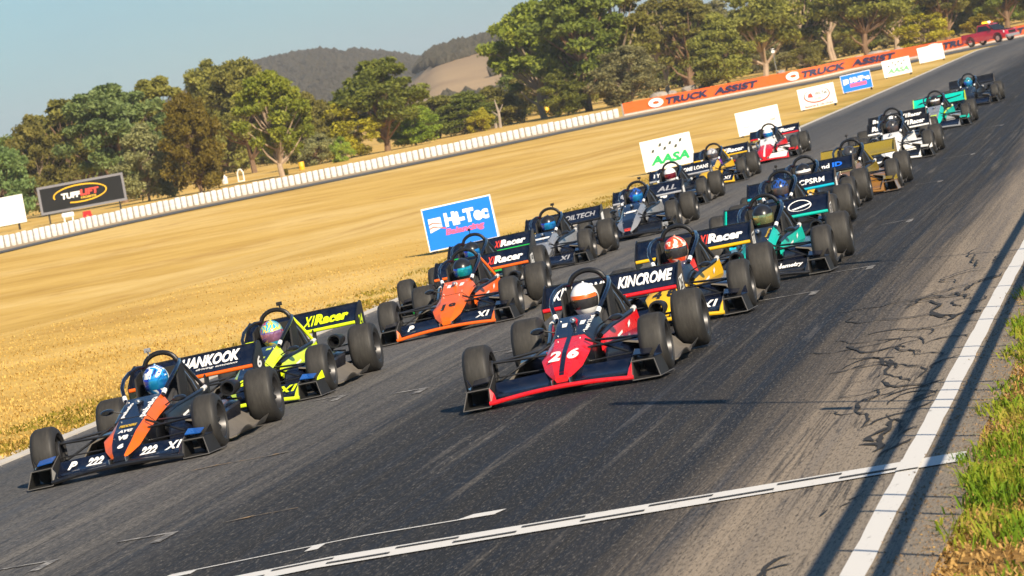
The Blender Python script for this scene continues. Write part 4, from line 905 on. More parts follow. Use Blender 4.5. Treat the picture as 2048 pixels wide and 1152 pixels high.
sign('white sign with large green letters and dark flags, nearer of the two', -15.94, 125.4, 1.50, .90, None, aasa(grn), .2)
sign('nearly blank white sign behind the red and white car', -15.86, 152.6, 1.55, .84, None, [('t', 'raceway', .38, .74, .34, .50, faint, .1, .02), ('t', 'net', .76, .90, .38, .50, faintred, .1, .02), ('e', .20, .38, .07, .08, .02, faintred)], .2)
sign('white sign with a red ringed oval emblem', -16.37, 184.6, 1.59, .89, None, [('e', .50, .56, .36, .36, .05, redprint), ('t', 'Wi-Tec', .46, .80, .55, .72, dkgreen, .2, .02), ('p', [(.24, .52), (.40, .48), (.36, .72), (.28, .68)], redprint), ('t', 'RACING', .42, .62, .34, .46, faintred, .1, .02), ('t', 'Batteries & Oils Direct', .12, .90, .04, .16, redprint, .1, .02)], .2)
sign('small blue sign with a pink bar, between two white signs', -16.58, 211.7, 1.50, .86, sgn_blue, [('t', 'Hi-Tec', .30, .95, .48, .78, whiteprint, .0, .10), ('p', [(.07, .42), (.25, .50), (.25, .74), (.07, .74)], whiteprint), ('p', [(.27, .24), (.82, .24), (.82, .44), (.27, .44)], pink)], .2)
sign('distant white sign with pale green letters and flags', -16.49, 241.6, 1.58, .93, None, aasa(pale_green), .2)
sign('farthest blank white sign in front of the orange banner', -16.85, 282.4, 1.68, 1.0, None, [('t', 'winton raceway', .2, .8, .40, .52, faint, .1, .02)], .2)

FS = .948   # plain behind the barrier
# billboards and clutter behind the barrier
def billboard(label, p0, p1, zb, zt, face, frame, dress):
    x0, y0 = p0; x1, y1 = p1; a = math.atan2(y1-y0, x1-x0); w = math.hypot(x1-x0, y1-y0); g0 = Tz(x0, y0)
    r = empty('billboard', ((x0+x1)/2, (y0+y1)/2, g0), a); tag(r, label, 'billboard')
    obj('panel', MB().box(-w/2, w/2, 0, .12, zb, zt).mesh('panel', 1, 0), face, r)
    f = .16; fr = MB().box(-w/2-.02, w/2+.02, -.05, .14, zt-f, zt+.02).box(-w/2-.02, w/2+.02, -.05, .14, zb-.02, zb+f).box(-w/2-.02, -w/2+f, -.045, .135, zb+f, zt-f).box(w/2-f, w/2+.02, -.045, .135, zb+f, zt-f)
    obj('frame', fr.mesh('frame', 1, 0), frame, r)
    obj('post', MB().box(-w/2+.5, -w/2+.62, .13, .25, -.1, zt-.2).mesh('post'), carbon, r); obj('post', MB().box(w/2-.62, w/2-.5, .13, .25, -.1, zt-.2).mesh('post'), carbon, r)
    for m_, mt in dress(w, zb, zt): obj('print', m_, mt, r)
    return r, w
def dress1(w, zb, zt):
    h = zt-zb; cz = zb+h*.55; return [(ell_ring(-.02*w, cz, .315*w, .33*h, .10, -.02, 40, R_(-115), R_(195)).mesh('print', 1, 0), MAT['yellow_paint'])]
charc = plain('billboard_black', (.004, .005, .006), .9); fgrey = plain('frame_grey', (.16, .16, .18), .5)
r, w = billboard('black billboard with a yellow oval and red and white lettering', (-86.2, 316.4), (-80.0, 318.6), .75, 2.85, charc, fgrey, dress1)
for s, u0, u1, z0, z1, m, sh in (('TUFF', -.24, -.02, 1.25, 1.72, whiteprint, .1), ('LIFT', -.02, .20, 1.32, 1.80, redprint, .1), ('HOISTS', -.02, .16, 1.06, 1.24, goldprint, .1), ('QUALITY CAR HOISTS FOR AUS', -.20, .22, .58, .74, whiteprint, .1)):
    letter(s, plane_fn((w*u0, -.03, z0*.945+.45), (1, 0, 0), (0, 0, 1), w*(u1-u0), (z1-z0)*.945), m, r, .05, sh)
billboard('plain white billboard cut off at the left edge of the picture', (-94.4, 313), (-87.9, 318), .5, 2.6, sgn_white, sgn_white, lambda *a: [])
mb = MB().lathe([(-.75, .02), (-.75, .30), (-.68, .36), (.68, .36), (.75, .30), (.75, .02)], 16, 'x', (0, 0, .75)).box(-.6, -.45, -.25, .25, 0, .5).box(.45, .6, -.25, .25, 0, .5)
o = tag(obj('water_tank', mb.mesh('water_tank'), sgn_white, None, (-82.9, 311.5, -1.0), (0, 0, .4), (.6, .6, .6)), 'white cylindrical tank on a cradle below the black billboard', 'tank')
mb = MB().box(-.5, .5, -.3, .3, .35, .85, 0, .08).lathe([(-.06, .02), (-.06, .25), (.06, .25), (.06, .02)], 14, 'y', (-.35, -.3, .25)).lathe([(-.06, .02), (-.06, .25), (.06, .25), (.06, .02)], 14, 'y', (.35, -.3, .25))
tag(obj('red_trailer', mb.mesh('red_trailer'), red, None, (-81.7, 312.5, -1.0), (0, 0, .4), (.6, .6, .6)), 'small red trailer beside the white tank', 'trailer')
mb = MB().lathe([(0, .02), (0, .32), (.04, .34), (.75, .34), (.8, .30), (.82, .15), (1.0, .13), (1.0, .02)], 16, 'z')
tag(obj('white_drum', mb.mesh('white_drum'), sgn_white, None, (-86.4, 381, -1.0), None, (.8, .8, .8)), 'white drum with a narrow neck behind the barrier', 'drum')
mb = MB().tube([(-.45, 0, 0), (-.45, 0, 1.3), (-.2, 0, 1.75), (.15, 0, 1.75), (.4, 0, 1.3), (.4, 0, 0)], .09, 8).box(-.5, .5, -.1, .1, 0, .12)
tag(obj('arched_gate', mb.mesh('white_frame'), sgn_white, None, (-83.7, 375.8, -1.0), None, (.62, .62, .62)), 'white arched gate standing beside the white drum', 'gate')
ymat = plain('yellow_drum', (.75, .42, .01), .5)
ydrum = MB().lathe([(0, .02), (0, .30), (.03, .33), (.4, .32), (.43, .335), (.46, .32), (.9, .32), (.93, .30), (.93, .02)], 16, 'z').mesh('yellow_drum')
for (x, y, s, lb) in ((-83.2, 400.4, .85, 'yellow drum behind the barrier right of the pale gum trunk'), (-81.3, 384, .6, 'small yellow drum at the foot of the pale gum trunk'), (-81.6, 553, 1.0, 'yellow drum on the bank left of the large gum trees'), (-56.5, 660, 1.6, 'yellow drum on the bank above the orange banner'), (-57.4, 652, 1.2, 'pale yellow drum beside another on the bank above the banner')):
    tag(obj('yellow_drum', ydrum, ymat, None, (x*FS, y*FS, -1.0), None, (s*FS, s*FS, s*FS)), lb, 'drum', 'yellow drums behind the barrier')
# weather mast
r = empty('weather_mast', (-42.2, 455, -1.0)); r.scale = (.6, .6, .6); tag(r, 'thin grey mast with a small instrument head above the banner', 'mast')
obj('pole', MB().tube([(0, 0, 0), (0, 0, 4.3)], .07, 8).mesh('pole'), silver, r); obj('instrument_head', MB().box(-.28, .28, -.15, .15, 4.3, 4.75, 0, .06).tube([(-.3, 0, 5.0), (.3, 0, 5.0)], .05, 6).tube([(0, 0, 4.7), (0, 0, 5.1)], .04, 6).mesh('instrument_head'), sgn_white, r)
# grey rocks on the bank
rockm = plain('rock', (.30, .27, .24), .9, 0, .3, 2)
def rock_mesh(seed):
    rg = random.Random(seed); bm = bmesh.new(); bmesh.ops.create_icosphere(bm, subdivisions=2, radius=1)
    for v_ in bm.verts: v_.co = Vector((v_.co.x*1.3, v_.co.y*.9, v_.co.z*.6))*rg.uniform(.82, 1.12)
    me = bpy.data.meshes.new('rock'); bm.to_mesh(me); bm.free(); me.materials.append(None); return me
rks = [rock_mesh(i) for i in range(3)]
for i, (x, y, s) in enumerate(((-60.5, 500, .8), (-59.2, 503, .6), (-57.4, 506, .9), (-56, 508, .55), (-47, 512, .6), (-36, 520, .9), (-35, 523, .7), (-33.5, 525, .6), (-38, 518, .6))):
    tag(obj('rock', rks[i % 3], rockm, None, (x*FS, y*FS, -.9), (0, 0, i*1.3), (s, s, s)), ('first', 'second', 'third', 'fourth', 'fifth', 'sixth', 'seventh', 'eighth', 'ninth')[(0, 1, 2, 3, 4, 6, 7, 8, 5)[i]]+' from the left of the grey boulders behind the orange banner', 'rock', 'boulders on the bank')

# ------------------------------------------------------------------ red pickup with a light bar
def pickup(loc, rz):
    r = empty('pickup_truck', loc, rz); tag(r, 'red pickup truck with an amber and white roof light bar on the far track', 'pickup truck')
    cr_ = paint('ute_red', (.42, .008, .03), .25, .8, .15)
    # front towards -Y, length 5.2
    W2 = .90
    def ring(y, prof): return [(x, y, z) for x, z in prof]
    bod = MB(); sec = []
    for y, zb, zt, w in ((-2.6, .45, .80, .70), (-2.52, .38, .98, .82), (-2.2, .36, 1.04, .88), (-1.2, .36, 1.12, .90), (-.9, .36, 1.12, .90), (.7, .36, 1.12, .90), (2.45, .40, 1.14, .90), (2.58, .48, 1.10, .86)):
        sec.append([(-w, y, zb), (w, y, zb), (w+.01, y, (zb+zt)/2), (w-.03, y, zt), (-w+.03, y, zt), (-w-.01, y, (zb+zt)/2)])
    bod.loft(sec); obj('body', bod.mesh('body'), cr_, r)
    cab = MB(); cab.loft([[(-w, y, zb), (w, y, zb), (w-.10, y2, zt), (-w+.10, y2, zt)] for y, y2, zb, zt, w in ((-1.25, -.55, 1.11, 1.12, .80), (-1.24, -.50, 1.11, 1.70, .83), (-.2, -.1, 1.11, 1.76, .85), (.70, .60, 1.11, 1.74, .85), (.78, .66, 1.11, 1.66, .82))]); obj('cab', cab.mesh('cab'), cr_, r)
    glass = plain('dark_glass', (.015, .02, .025), .05)
    ws = MB().add([(-.76, -1.22, 1.16), (.76, -1.22, 1.16), (.68, -.56, 1.66), (-.68, -.56, 1.66)], [(0, 1, 2, 3)]); obj('windscreen', MB().hexa([(-.76, -1.26, 1.14), (.76, -1.26, 1.14), (.76, -1.2, 1.14), (-.76, -1.2, 1.14)], [(-.68, -.60, 1.66), (.68, -.60, 1.66), (.68, -.5, 1.66), (-.68, -.5, 1.66)]).mesh('windscreen', 1, 0), glass, r)
    for s in (1, -1):
        q = MB().hexa([(.84*s, -1.0, 1.18), (.862*s, -1.0, 1.18), (.862*s, .62, 1.18), (.84*s, .62, 1.18)], [(.755*s, -.42, 1.64), (.778*s, -.42, 1.64), (.778*s, .52, 1.64), (.755*s, .52, 1.64)]); obj('side_window', q.mesh('side_window', 1, 0), glass, r)
        obj('headlight', MB().hexa([(.52*s, -2.56, .80), (.86*s, -2.40, .80), (.86*s, -2.35, .80), (.52*s, -2.45, .80)], [(.52*s, -2.55, .96), (.86*s, -2.38, .98), (.86*s, -2.3, .98), (.52*s, -2.4, .96)]).mesh('headlight', 1, 0), sgn_white, r)
        obj('mirror', MB().box(.90*s-.10, .90*s+.10, -1.0, -.85, 1.18, 1.36, 0, .03).mesh('mirror'), black, r)
        for y in (-1.62, 1.55):
            w = obj('wheel', MB().lathe([(-.10, .02), (-.10, .24), (.105, .24), (.105, .05), (.12, .04), (.12, .005)], 20, 'x').mesh('wheel'), silver, r, (.80*s, y, .38)); obj('tyre', MB().lathe([(-.12, .22), (-.125, .33), (-.10, .38), (.10, .38), (.125, .33), (.12, .22)], 24, 'x').mesh('tyre'), MAT['sidewall'], w)
            obj('wheel_arch', MB().tube([(.905*s, y+.46*math.cos(a), .40+.46*math.sin(a)) for a in (k*math.pi/8 for k in range(9))], .05, 6).mesh('wheel_arch'), blackmat, r)
    obj('bumper', MB().box(-.85, .85, -2.72, -2.5, .36, .60, 0, .05).mesh('bumper'), grey, r); obj('grille', MB().box(-.48, .48, -2.615, -2.55, .66, .92).mesh('grille'), blackmat, r)
    obj('tray_bed', MB().box(-.78, .78, .95, 2.45, 1.125, 1.15).mesh('tray_bed'), blackmat, r); obj('bonnet_panel', MB().hexa([(-.6, -2.3, 1.03), (.6, -2.3, 1.03), (.66, -1.3, 1.10), (-.66, -1.3, 1.10)], [(-.6, -2.3, 1.055), (.6, -2.3, 1.055), (.66, -1.3, 1.135), (-.66, -1.3, 1.135)]).mesh('bonnet_panel'), blackmat, r)
    lb = obj('light_bar', MB().box(-.62, .62, -.15, .15, 1.77, 1.83).mesh('light_bar'), blackmat, r)
    am = NB('amber_lamp'); am.set(Base_Color=(.9, .35, .01), Roughness=.2, Emission_Color=(1., .45, .02), Emission_Strength=1.6); wl = NB('white_lamp'); wl.set(Base_Color=(.9, .9, .85), Roughness=.2, Emission_Color=(1, .97, .85), Emission_Strength=1.2)
    obj('amber_lamp', MB().box(-.60, -.08, -.14, .14, 1.83, 1.98, 0, .04).mesh('amber_lamp'), am.m, lb); obj('white_lamp', MB().box(-.06, .22, -.14, .14, 1.83, 1.98, 0, .04).mesh('white_lamp'), wl.m, lb); obj('amber_lamp', MB().box(.24, .60, -.14, .14, 1.83, 1.96, 0, .04).mesh('amber_lamp'), plain('red_lamp', (.7, .15, .05), .3), lb)
pickup((-16.3, 381.5, Tz(-16.3, 381.5)+.02), R_(52))

# ------------------------------------------------------------------ trees
def leaf_mat(name, c0, c1, c2):
    b = NB(name); oi = b.n('ShaderNodeObjectInfo'); v = b.pos(); n = b.noise(v, .55, 3, .6); n2 = b.noise(v, 3.5, 2, .6)
    f = b.math('ADD', b.math('MULTIPLY', n, .75), b.math('MULTIPLY', n2, .35)); c = b.ramp(f, [(.36, c0), (.54, c1), (.72, c2)])
    h = b.n('ShaderNodeHueSaturation'); b.l(c, h.inputs['Color']); b.l(b.math('ADD', .485, b.math('MULTIPLY', oi.outputs['Random'], .03)), h.inputs['Hue']); b.l(b.math('ADD', .85, b.math('MULTIPLY', oi.outputs['Random'], .35)), h.inputs['Value'])
    b.set(Base_Color=h.outputs[0], Roughness=.6, Specular_IOR_Level=.25)
    tr = b.n('ShaderNodeBsdfTranslucent'); b.l(h.outputs[0], tr.inputs[0]); ms = b.n('ShaderNodeMixShader'); ms.inputs[0].default_value = .3
    b.l(b.p.outputs[0], ms.inputs[1]); b.l(tr.outputs[0], ms.inputs[2]); b.l(ms.outputs[0], b.o.inputs[0]); return b.m
LEAF = {'olive': leaf_mat('leaf_olive', (0.103, 0.103, 0.021), (0.195, 0.190, 0.035), (0.297, 0.278, 0.058)), 'blue': leaf_mat('leaf_bluegreen', (0.083, 0.122, 0.042), (0.158, 0.225, 0.070), (0.241, 0.313, 0.110)),
        'dark': leaf_mat('leaf_dark', (0.074, 0.094, 0.015), (0.144, 0.171, 0.026), (0.241, 0.261, 0.038)), 'bright': leaf_mat('leaf_bright', (0.112, 0.153, 0.015), (0.222, 0.278, 0.029), (0.352, 0.377, 0.046)),
        'gold': leaf_mat('leaf_goldbrown', (0.099, 0.081, 0.010), (0.162, 0.131, 0.014), (0.234, 0.189, 0.024)), 'yellow': leaf_mat('leaf_yellowgreen', (0.176, 0.161, 0.013), (0.316, 0.278, 0.018), (0.464, 0.394, 0.032)), 'grey': leaf_mat('leaf_grey', (0.122, 0.118, 0.046), (0.214, 0.207, 0.084), (0.316, 0.305, 0.128))}
bark = plain('pale_bark', (.36, .27, .19), .9, 0, .4, 1.5, .3); bark2 = plain('brown_bark', (.17, .105, .06), .9, 0, .4, 1.5, .3); dead = plain('dead_wood', (.30, .25, .20), .9, 0, .3, 2)
def tree_meshes(seed, h, rx, trunk_frac, clumps, leaves, lsize, squash=1., stems=1, spread=1.):
    rg = random.Random(seed); R = np.random.default_rng(seed); cz0 = h*trunk_frac; ch = h-cz0; cen = []
    tr = MB(); roots = []
    for s_ in range(stems):
        lean = Vector((rg.uniform(-.10, .10), rg.uniform(-.1, .1), 0))*h*(1 if stems == 1 else 2); b0 = Vector((rg.uniform(-.3, .3)*(stems > 1), rg.uniform(-.3, .3)*(stems > 1), -.3)); pts = []; rad = []
        r0 = (h*.022+.05)*(1 if stems == 1 else .55)
        for i in range(7):
            t = i/6; pts.append(b0+lean*t*t+Vector((rg.uniform(-.02, .02)*h*(i > 0), rg.uniform(-.02, .02)*h*(i > 0), t*h*.82))); rad.append(r0*(1-.82*t))
        tr.tube(pts, rad, 7); roots.append((pts, rad))
    for i in range(clumps):
        for _ in range(40):
            a = rg.uniform(0, 2*math.pi); q = rg.random()**.5; zt = rg.random()**.8
            prof = math.sin(min(1, max(.05, (zt*.88+.12)))*math.pi)**.55 if squash else 1
            p = Vector((math.cos(a)*q*rx*prof*rg.uniform(.7, 1.28), math.sin(a)*q*rx*prof, cz0+ch*zt*rg.uniform(.9, 1.03)))
            if all((p-c_).length > rx*.16 for c_, _r in cen): break
        cr_ = rx*rg.uniform(.13, .36)*(1.1-.35*zt); cen.append((p, cr_))
    for (c_, r_) in cen:
        pts, rad = roots[rg.randrange(len(roots))]; k = max(1, min(5, int((c_.z/h)*6*.75))); p0 = pts[k]; mid = p0.lerp(c_, .55)+Vector((0, 0, -.06*h*rg.random()))
        tr.tube([p0, mid, c_], [rad[k]*.5+.01, rad[k]*.3+.01, .012], 5, 0, 1., False)
    per = leaves//clumps; Vv = []
    for (c_, r_) in cen:
        d = R.normal(size=(per, 3)); d /= np.linalg.norm(d, axis=1)[:, None]; rr2 = r_*(R.random(per)**.45)[:, None]; P = np.array(c_)+d*rr2*np.array([1.15, 1.15, .72])
        P[:, 2] -= (R.random(per)**3)*r_*.5
        a1 = R.normal(size=(per, 3)); a1[:, 2] -= .5; a1 /= np.linalg.norm(a1, axis=1)[:, None]; a2 = np.cross(a1, R.normal(size=(per, 3))); a2 /= np.linalg.norm(a2, axis=1)[:, None]
        s1 = lsize*(.6+.8*R.random(per))[:, None]; s2 = s1*.5
        Vv.append(np.stack([P-a1*s1, P+a2*s2, P+a1*s1, P-a2*s2], 1))
    Vv = np.concatenate(Vv).reshape(-1, 3); n = len(Vv)//4; me = bpy.data.meshes.new('crown')
    me.vertices.add(n*4); me.vertices.foreach_set('co', Vv.reshape(-1)); me.loops.add(n*4); me.loops.foreach_set('vertex_index', np.arange(n*4, dtype=np.int32)); me.polygons.add(n)
    me.polygons.foreach_set('loop_start', np.arange(n, dtype=np.int32)*4); me.polygons.foreach_set('loop_total', np.full(n, 4, np.int32)); me.materials.append(None); me.update(calc_edges=True)
    return tr.mesh('trunk'), me
# prototypes 10 m high (scaled afterwards)
TP = {'gum': [tree_meshes(11+i, 10, 3.3, .26, 64, 20000, .18) for i in range(3)], 'tall': [tree_meshes(31+i, 10, 2.6, .30, 56, 18000, .17) for i in range(3)],
      'dense': [tree_meshes(51+i, 10, 3.8, .06, 80, 22000, .19, 1., 2) for i in range(3)], 'bush': [tree_meshes(71+i, 4, 2.3, .02, 40, 7000, .13, 1., 3) for i in range(2)], 'sparse': [tree_meshes(91+i, 10, 2.2, .42, 30, 5000, .15, 1., 2) for i in range(2)]}
TC = {}
def tree(kind, leaf, x, y, h, w, label, group=None, bk=None, name='gum_tree'):
    i = TC.get(kind, 0); TC[kind] = i+1; tm, cm = TP[kind][i % len(TP[kind])]; x, y, h, w = x*FS, y*FS, h*FS, w*FS
    base = {'gum': (10, 7.0), 'tall': (10, 5.6), 'dense': (10, 8.2), 'bush': (4, 4.9), 'sparse': (10, 4.8)}[kind]
    sz = h/base[0]*1.0; sxy = w/base[1]; r = empty(name, (x, y, Tz(x, y)), 0); tag(r, label, 'bush' if kind == 'bush' else 'tree', group)
    rz = (i*2.399) % 6.28
    obj('trunk', tm, bk or (bark if i % 2 else bark2), r, None, (0, 0, rz), (sxy, sxy, sz)); obj('crown', cm, LEAF[leaf], r, None, (0, 0, rz), (sxy, sxy, sz)); return r
G = 'trees behind the barrier'
TREES = [('dense', 'blue', -108.2, 383, 8.9, 6.4, 'dark green tree cut off at the left edge above the white billboard'), ('dense', 'olive', -112.1, 413, 9.8, 7.6, 'brownish olive tree right of the leftmost tree'), ('tall', 'olive', -111.6, 426, 11.0, 7.6, 'olive gum with reddish stems above the black billboard'),
 ('gum', 'blue', -100.1, 398, 11.4, 9.8, 'blue green gum tree with forked tan trunk right of the billboard'), ('gum', 'olive', -101.5, 421, 11.7, 9.2, 'olive gum tree behind the golden brown tree'), ('dense', 'gold', -85.3, 366, 8.7, 6.0, 'golden brown rounded tree in the left tree belt'), ('dense', 'grey', -91.0, 371, 6.6, 6.2, 'low grey green tree in front of the left tree belt'),
 ('dense', 'olive', -112.8, 498, 13.6, 10.5, 'tall olive tree on the skyline left of the hills'), ('gum', 'olive', -103, 470, 12.6, 9.0, 'tall olive gum next to the bright green gum'), ('gum', 'bright', -80.4, 378, 9.6, 7.0, 'bright green gum tree with a pale slender trunk'), ('dense', 'olive', -89, 434, 7.4, 6.8, 'olive tree right of the bright green gum'),
 ('dense', 'yellow', -85.7, 435, 5.6, 7.8, 'broad yellow green tree below the far hill'), ('bush', 'grey', -86.9, 428, 3.2, 4.6, 'grey green bush left of the small bright bush'), ('bush', 'bright', -82.0, 415, 2.4, 2.3, 'small bright green bush behind the barrier'), ('gum', 'dark', -81.8, 438, 9.7, 9.8, 'large dark green spreading tree before the bare hill'),
 ('dense', 'bright', -79.7, 444, 4.2, 6.0, 'bright green tree at the right foot of the large dark tree'), ('dense', 'olive', -83.8, 482, 4.7, 8.0, 'low rounded olive tree below the bare hill'), ('dense', 'dark', -79.2, 476, 4.5, 8.0, 'low rounded dark tree beside the yellow bush'), ('dense', 'olive', -77.9, 486, 4.7, 7.6, 'low olive tree left of the large gums'), ('bush', 'yellow', -77.2, 472, 2.5, 3.3, 'small yellow bush behind the right part of the barrier'),
 ('gum', 'bright', -73.4, 495, 13.4, 11.6, 'big yellow green gum tree standing out against the sky'), ('gum', 'dark', -65.8, 478, 14.2, 12.4, 'tallest dark gum tree right of the big yellow green gum'), ('tall', 'olive', -62.6, 482, 14.6, 10.5, 'tall olive gum right of the tallest dark gum'), ('dense', 'grey', -60.3, 472, 6.4, 8.6, 'grey green low tree above the left end of the banner'),
 ('sparse', 'olive', -63.9, 538, 11.8, 8.0, 'sparse gum with bare twigs against the sky gap'), ('tall', 'olive', -59.6, 529, 12.0, 8.8, 'slender olive gum right of the sky gap'), ('dense', 'olive', -53, 507, 8.2, 8.2, 'olive tree left of the weather mast'), ('gum', 'olive', -50.2, 526, 11.8, 10.5, 'olive gum right of the weather mast'), ('dense', 'grey', -50.4, 556, 6.2, 7.2, 'grey green tree behind the weather mast'),
 ('tall', 'dark', -47.8, 555, 13, 10, 'dark gum above the second banner word'), ('sparse', 'grey', -46.7, 590, 14.2, 9.5, 'gum with tall bare pale trunks above the banner'), ('gum', 'olive', -39.1, 549, 11.6, 11, 'spreading olive gum above the third sign'), ('gum', 'dark', -35.9, 558, 12.2, 10.4, 'dark gum left of the yellow green bush'), ('bush', 'yellow', -30.9, 537, 4.0, 8.0, 'large yellow green bush left of the red pickup'),
 ('tall', 'olive', -30.2, 575, 11.2, 9.5, 'olive gum behind the yellow green bush'), ('dense', 'olive', -27.5, 607, 9.6, 10, 'olive tree above the red pickup'), ('gum', 'dark', -22.9, 597, 10, 10.5, 'dark gum at the top right corner'), ('dense', 'yellow', -17, 600, 7, 9, 'yellow green tree cut off at the right edge'), ('bush', 'yellow', -25.0, 560, 2.6, 5, 'low yellow green bush above the pickup roof'), ('bush', 'olive', -46.2, 540, 3.4, 5, 'low olive bush beside the boulders'), ('dense', 'dark', -67.8, 474, 5.2, 6.0, 'dark low tree between the two biggest gums'), ('bush', 'olive', -78.4, 500, 3.8, 4.6, 'grey olive bush left of the big yellow green gum')]
for k, lf, x, y, h, w, lab in TREES:
    nm = {'gum': 'gum_tree', 'tall': 'gum_tree', 'dense': 'leafy_tree', 'bush': 'bush', 'sparse': 'gum_tree'}[k]
    tree(k, lf, x, y, h, w, lab, G, bark if ('pale' in lab or 'sparse' in k) else None, nm)
# second row closing the gaps low down
rg = random.Random(3); back = []
for i in range(46):
    t = i/45; x = -150+t*140; y = 470+t*190+rg.uniform(-10, 25)
    low = -.225 < x/y < -.15
    h = (rg.uniform(3.2, 4.0) if low else rg.uniform(8.0, 12.0)); lf = rg.choice(['olive', 'dark', 'grey', 'olive', 'dark'])
    r = tree('dense', lf, x*1.03, y*1.03, h, h*rg.uniform(1.0, 1.3), 'x', 'back row of trees', None, 'leafy_tree')
    ang = x/y; nb = min(TREES, key=lambda q: abs(q[2]/q[3]-ang)); back.append((ang, nb[6], {'olive': 'olive', 'dark': 'dark green', 'grey': 'grey green'}[lf], r))
back.sort(key=lambda q: q[0]); byn = {}
for q in back: byn.setdefault(q[1], []).append(q)
for nm, qs in byn.items():
    short = ' '.join(nm.split()[:4]).replace(' with', '').replace(' cut', '').replace(' right', '').replace(' left', '').replace(' standing', '').replace(' of', '').replace(' the', '').replace(' at', '').replace(' behind', '').replace(' against', '').replace(' beside', '').replace(' above', '').replace(' on', '').replace(' between', '')
    for k, q in enumerate(qs): q[3]['label'] = '%s back-row tree%s behind the %s' % (q[2], '' if len(qs) == 1 else ', %s of %d,' % (('leftmost', 'second', 'third', 'fourth', 'fifth', 'sixth', 'seventh', 'eighth')[min(k, 7)], len(qs)), short)
for i, (x, y, h) in enumerate(((-75.6, 475, 3.0), (-76.6, 478, 2.2))):
    mb = MB().tube([(0, 0, -.2), (.1, 0, h*.5), (-.1, 0, h)], [.2, .14, .05], 7).tube([(.1, 0, h*.5), (.7, 0, h*.8)], [.1, .03], 5).tube([(.05, 0, h*.4), (-.6, .1, h*.62)], [.09, .03], 5)
    tag(obj('dead_tree', mb.mesh('dead_tree'), dead, None, (x*FS, y*FS, -1.0)), ('taller' if i == 0 else 'shorter')+' bleached dead trunk left of the big yellow green gum', 'tree')

# ------------------------------------------------------------------ hills
def az_dir(px, py):
    dx, dy = px-1024, py-576; d = fwd*8600+camR*dx-camU*dy; return d
def hill(name, crest, D, depth, basez, mat, seed, amp, sink=6.):
    """crest: picture points of the ridge line; the ridge stands at distance D"""
    R = np.random.default_rng(seed); A = []; Hh = []
    for px, py in crest:
        d = az_dir(px, py); A.append(math.atan2(d.x, d.y)); Hh.append(2.66+d.z/math.hypot(d.x, d.y)*D-sink)
    o_ = np.argsort(A); A = np.array(A)[o_]; Hh = np.array(Hh)[o_]; na, nr = 220, 36; aa = np.linspace(A[0], A[-1], na)
    hc = np.interp(aa, A, Hh); k = np.ones(5)/5; hc = np.convolve(np.pad(hc, 2, 'edge'), k, 'valid')
    rr2 = np.linspace(D-depth, D+depth*.5, nr); Z = []
    ph = R.random((6, 3))*6.28
    for j, r_ in enumerate(rr2):
        t = (r_-(D-depth))/depth; e = (math.sin(min(1, t)*math.pi/2)**1.3 if t <= 1 else math.cos((t-1)*math.pi)**1)
        rough = sum(np.sin(aa*(60+55*q)+r_*(.004+.006*q)+ph[q, 0])*amp/(1+q) for q in range(6)); Z.append(basez+(hc-basez)*e+rough*min(1, t)*(1 if t < .92 else .35))
    Z = np.array(Z); AA, RR = np.meshgrid(aa, rr2); v = np.stack([np.sin(AA)*RR, np.cos(AA)*RR, Z], -1).reshape(-1, 3)
    i = (np.arange(nr-1)[:, None]*na+np.arange(na-1)[None]).reshape(-1); f = np.stack([i, i+1, i+na+1, i+na], -1)
    me = bpy.data.meshes.new(name); me.from_pydata(v.tolist(), [], f.tolist()); me.materials.append(None); me.polygons.foreach_set('use_smooth', [True]*len(f)); me.update()
    struct(obj(name, me, mat)); return aa, rr2, Z
bh = NB('hill_grass'); n = bh.noise(bh.pos((.004, .004, .02)), 1, 5, .6); n2 = bh.noise(bh.pos((.02, .02, .1)), 1, 4)
bh.set(Base_Color=bh.mix(bh.ramp(n2, [(.4, (0, 0, 0)), (.7, (.5, .5, .5))]), bh.ramp(n, [(.35, (.30, .20, .10)), (.65, (.42, .29, .15))]), (.18, .11, .055)), Roughness=.95)
far = hill('far_hill', [(-500, 560), (-250, 420), (-100, 300), (0, 275), (40, 268), (100, 262), (200, 250), (330, 200), (420, 148), (500, 122), (560, 107), (640, 93), (700, 94), (780, 100), (850, 110), (950, 105), (1100, 90), (1300, 60), (1500, 60), (1900, 60)], 2600, 1100, -4, bh.m, 4, .5)
mid = hill('bare_hill', [(560, 380), (640, 330), (700, 285), (760, 215), (800, 168), (845, 112), (862, 95), (930, 78), (960, 72), (1010, 50), (1060, 42), (1200, 34), (1300, 40), (1420, 50), (1600, 50), (1800, 70), (2050, 60), (2300, 60)], 1700, 700, -4, bh.m, 9, .25, 4.)
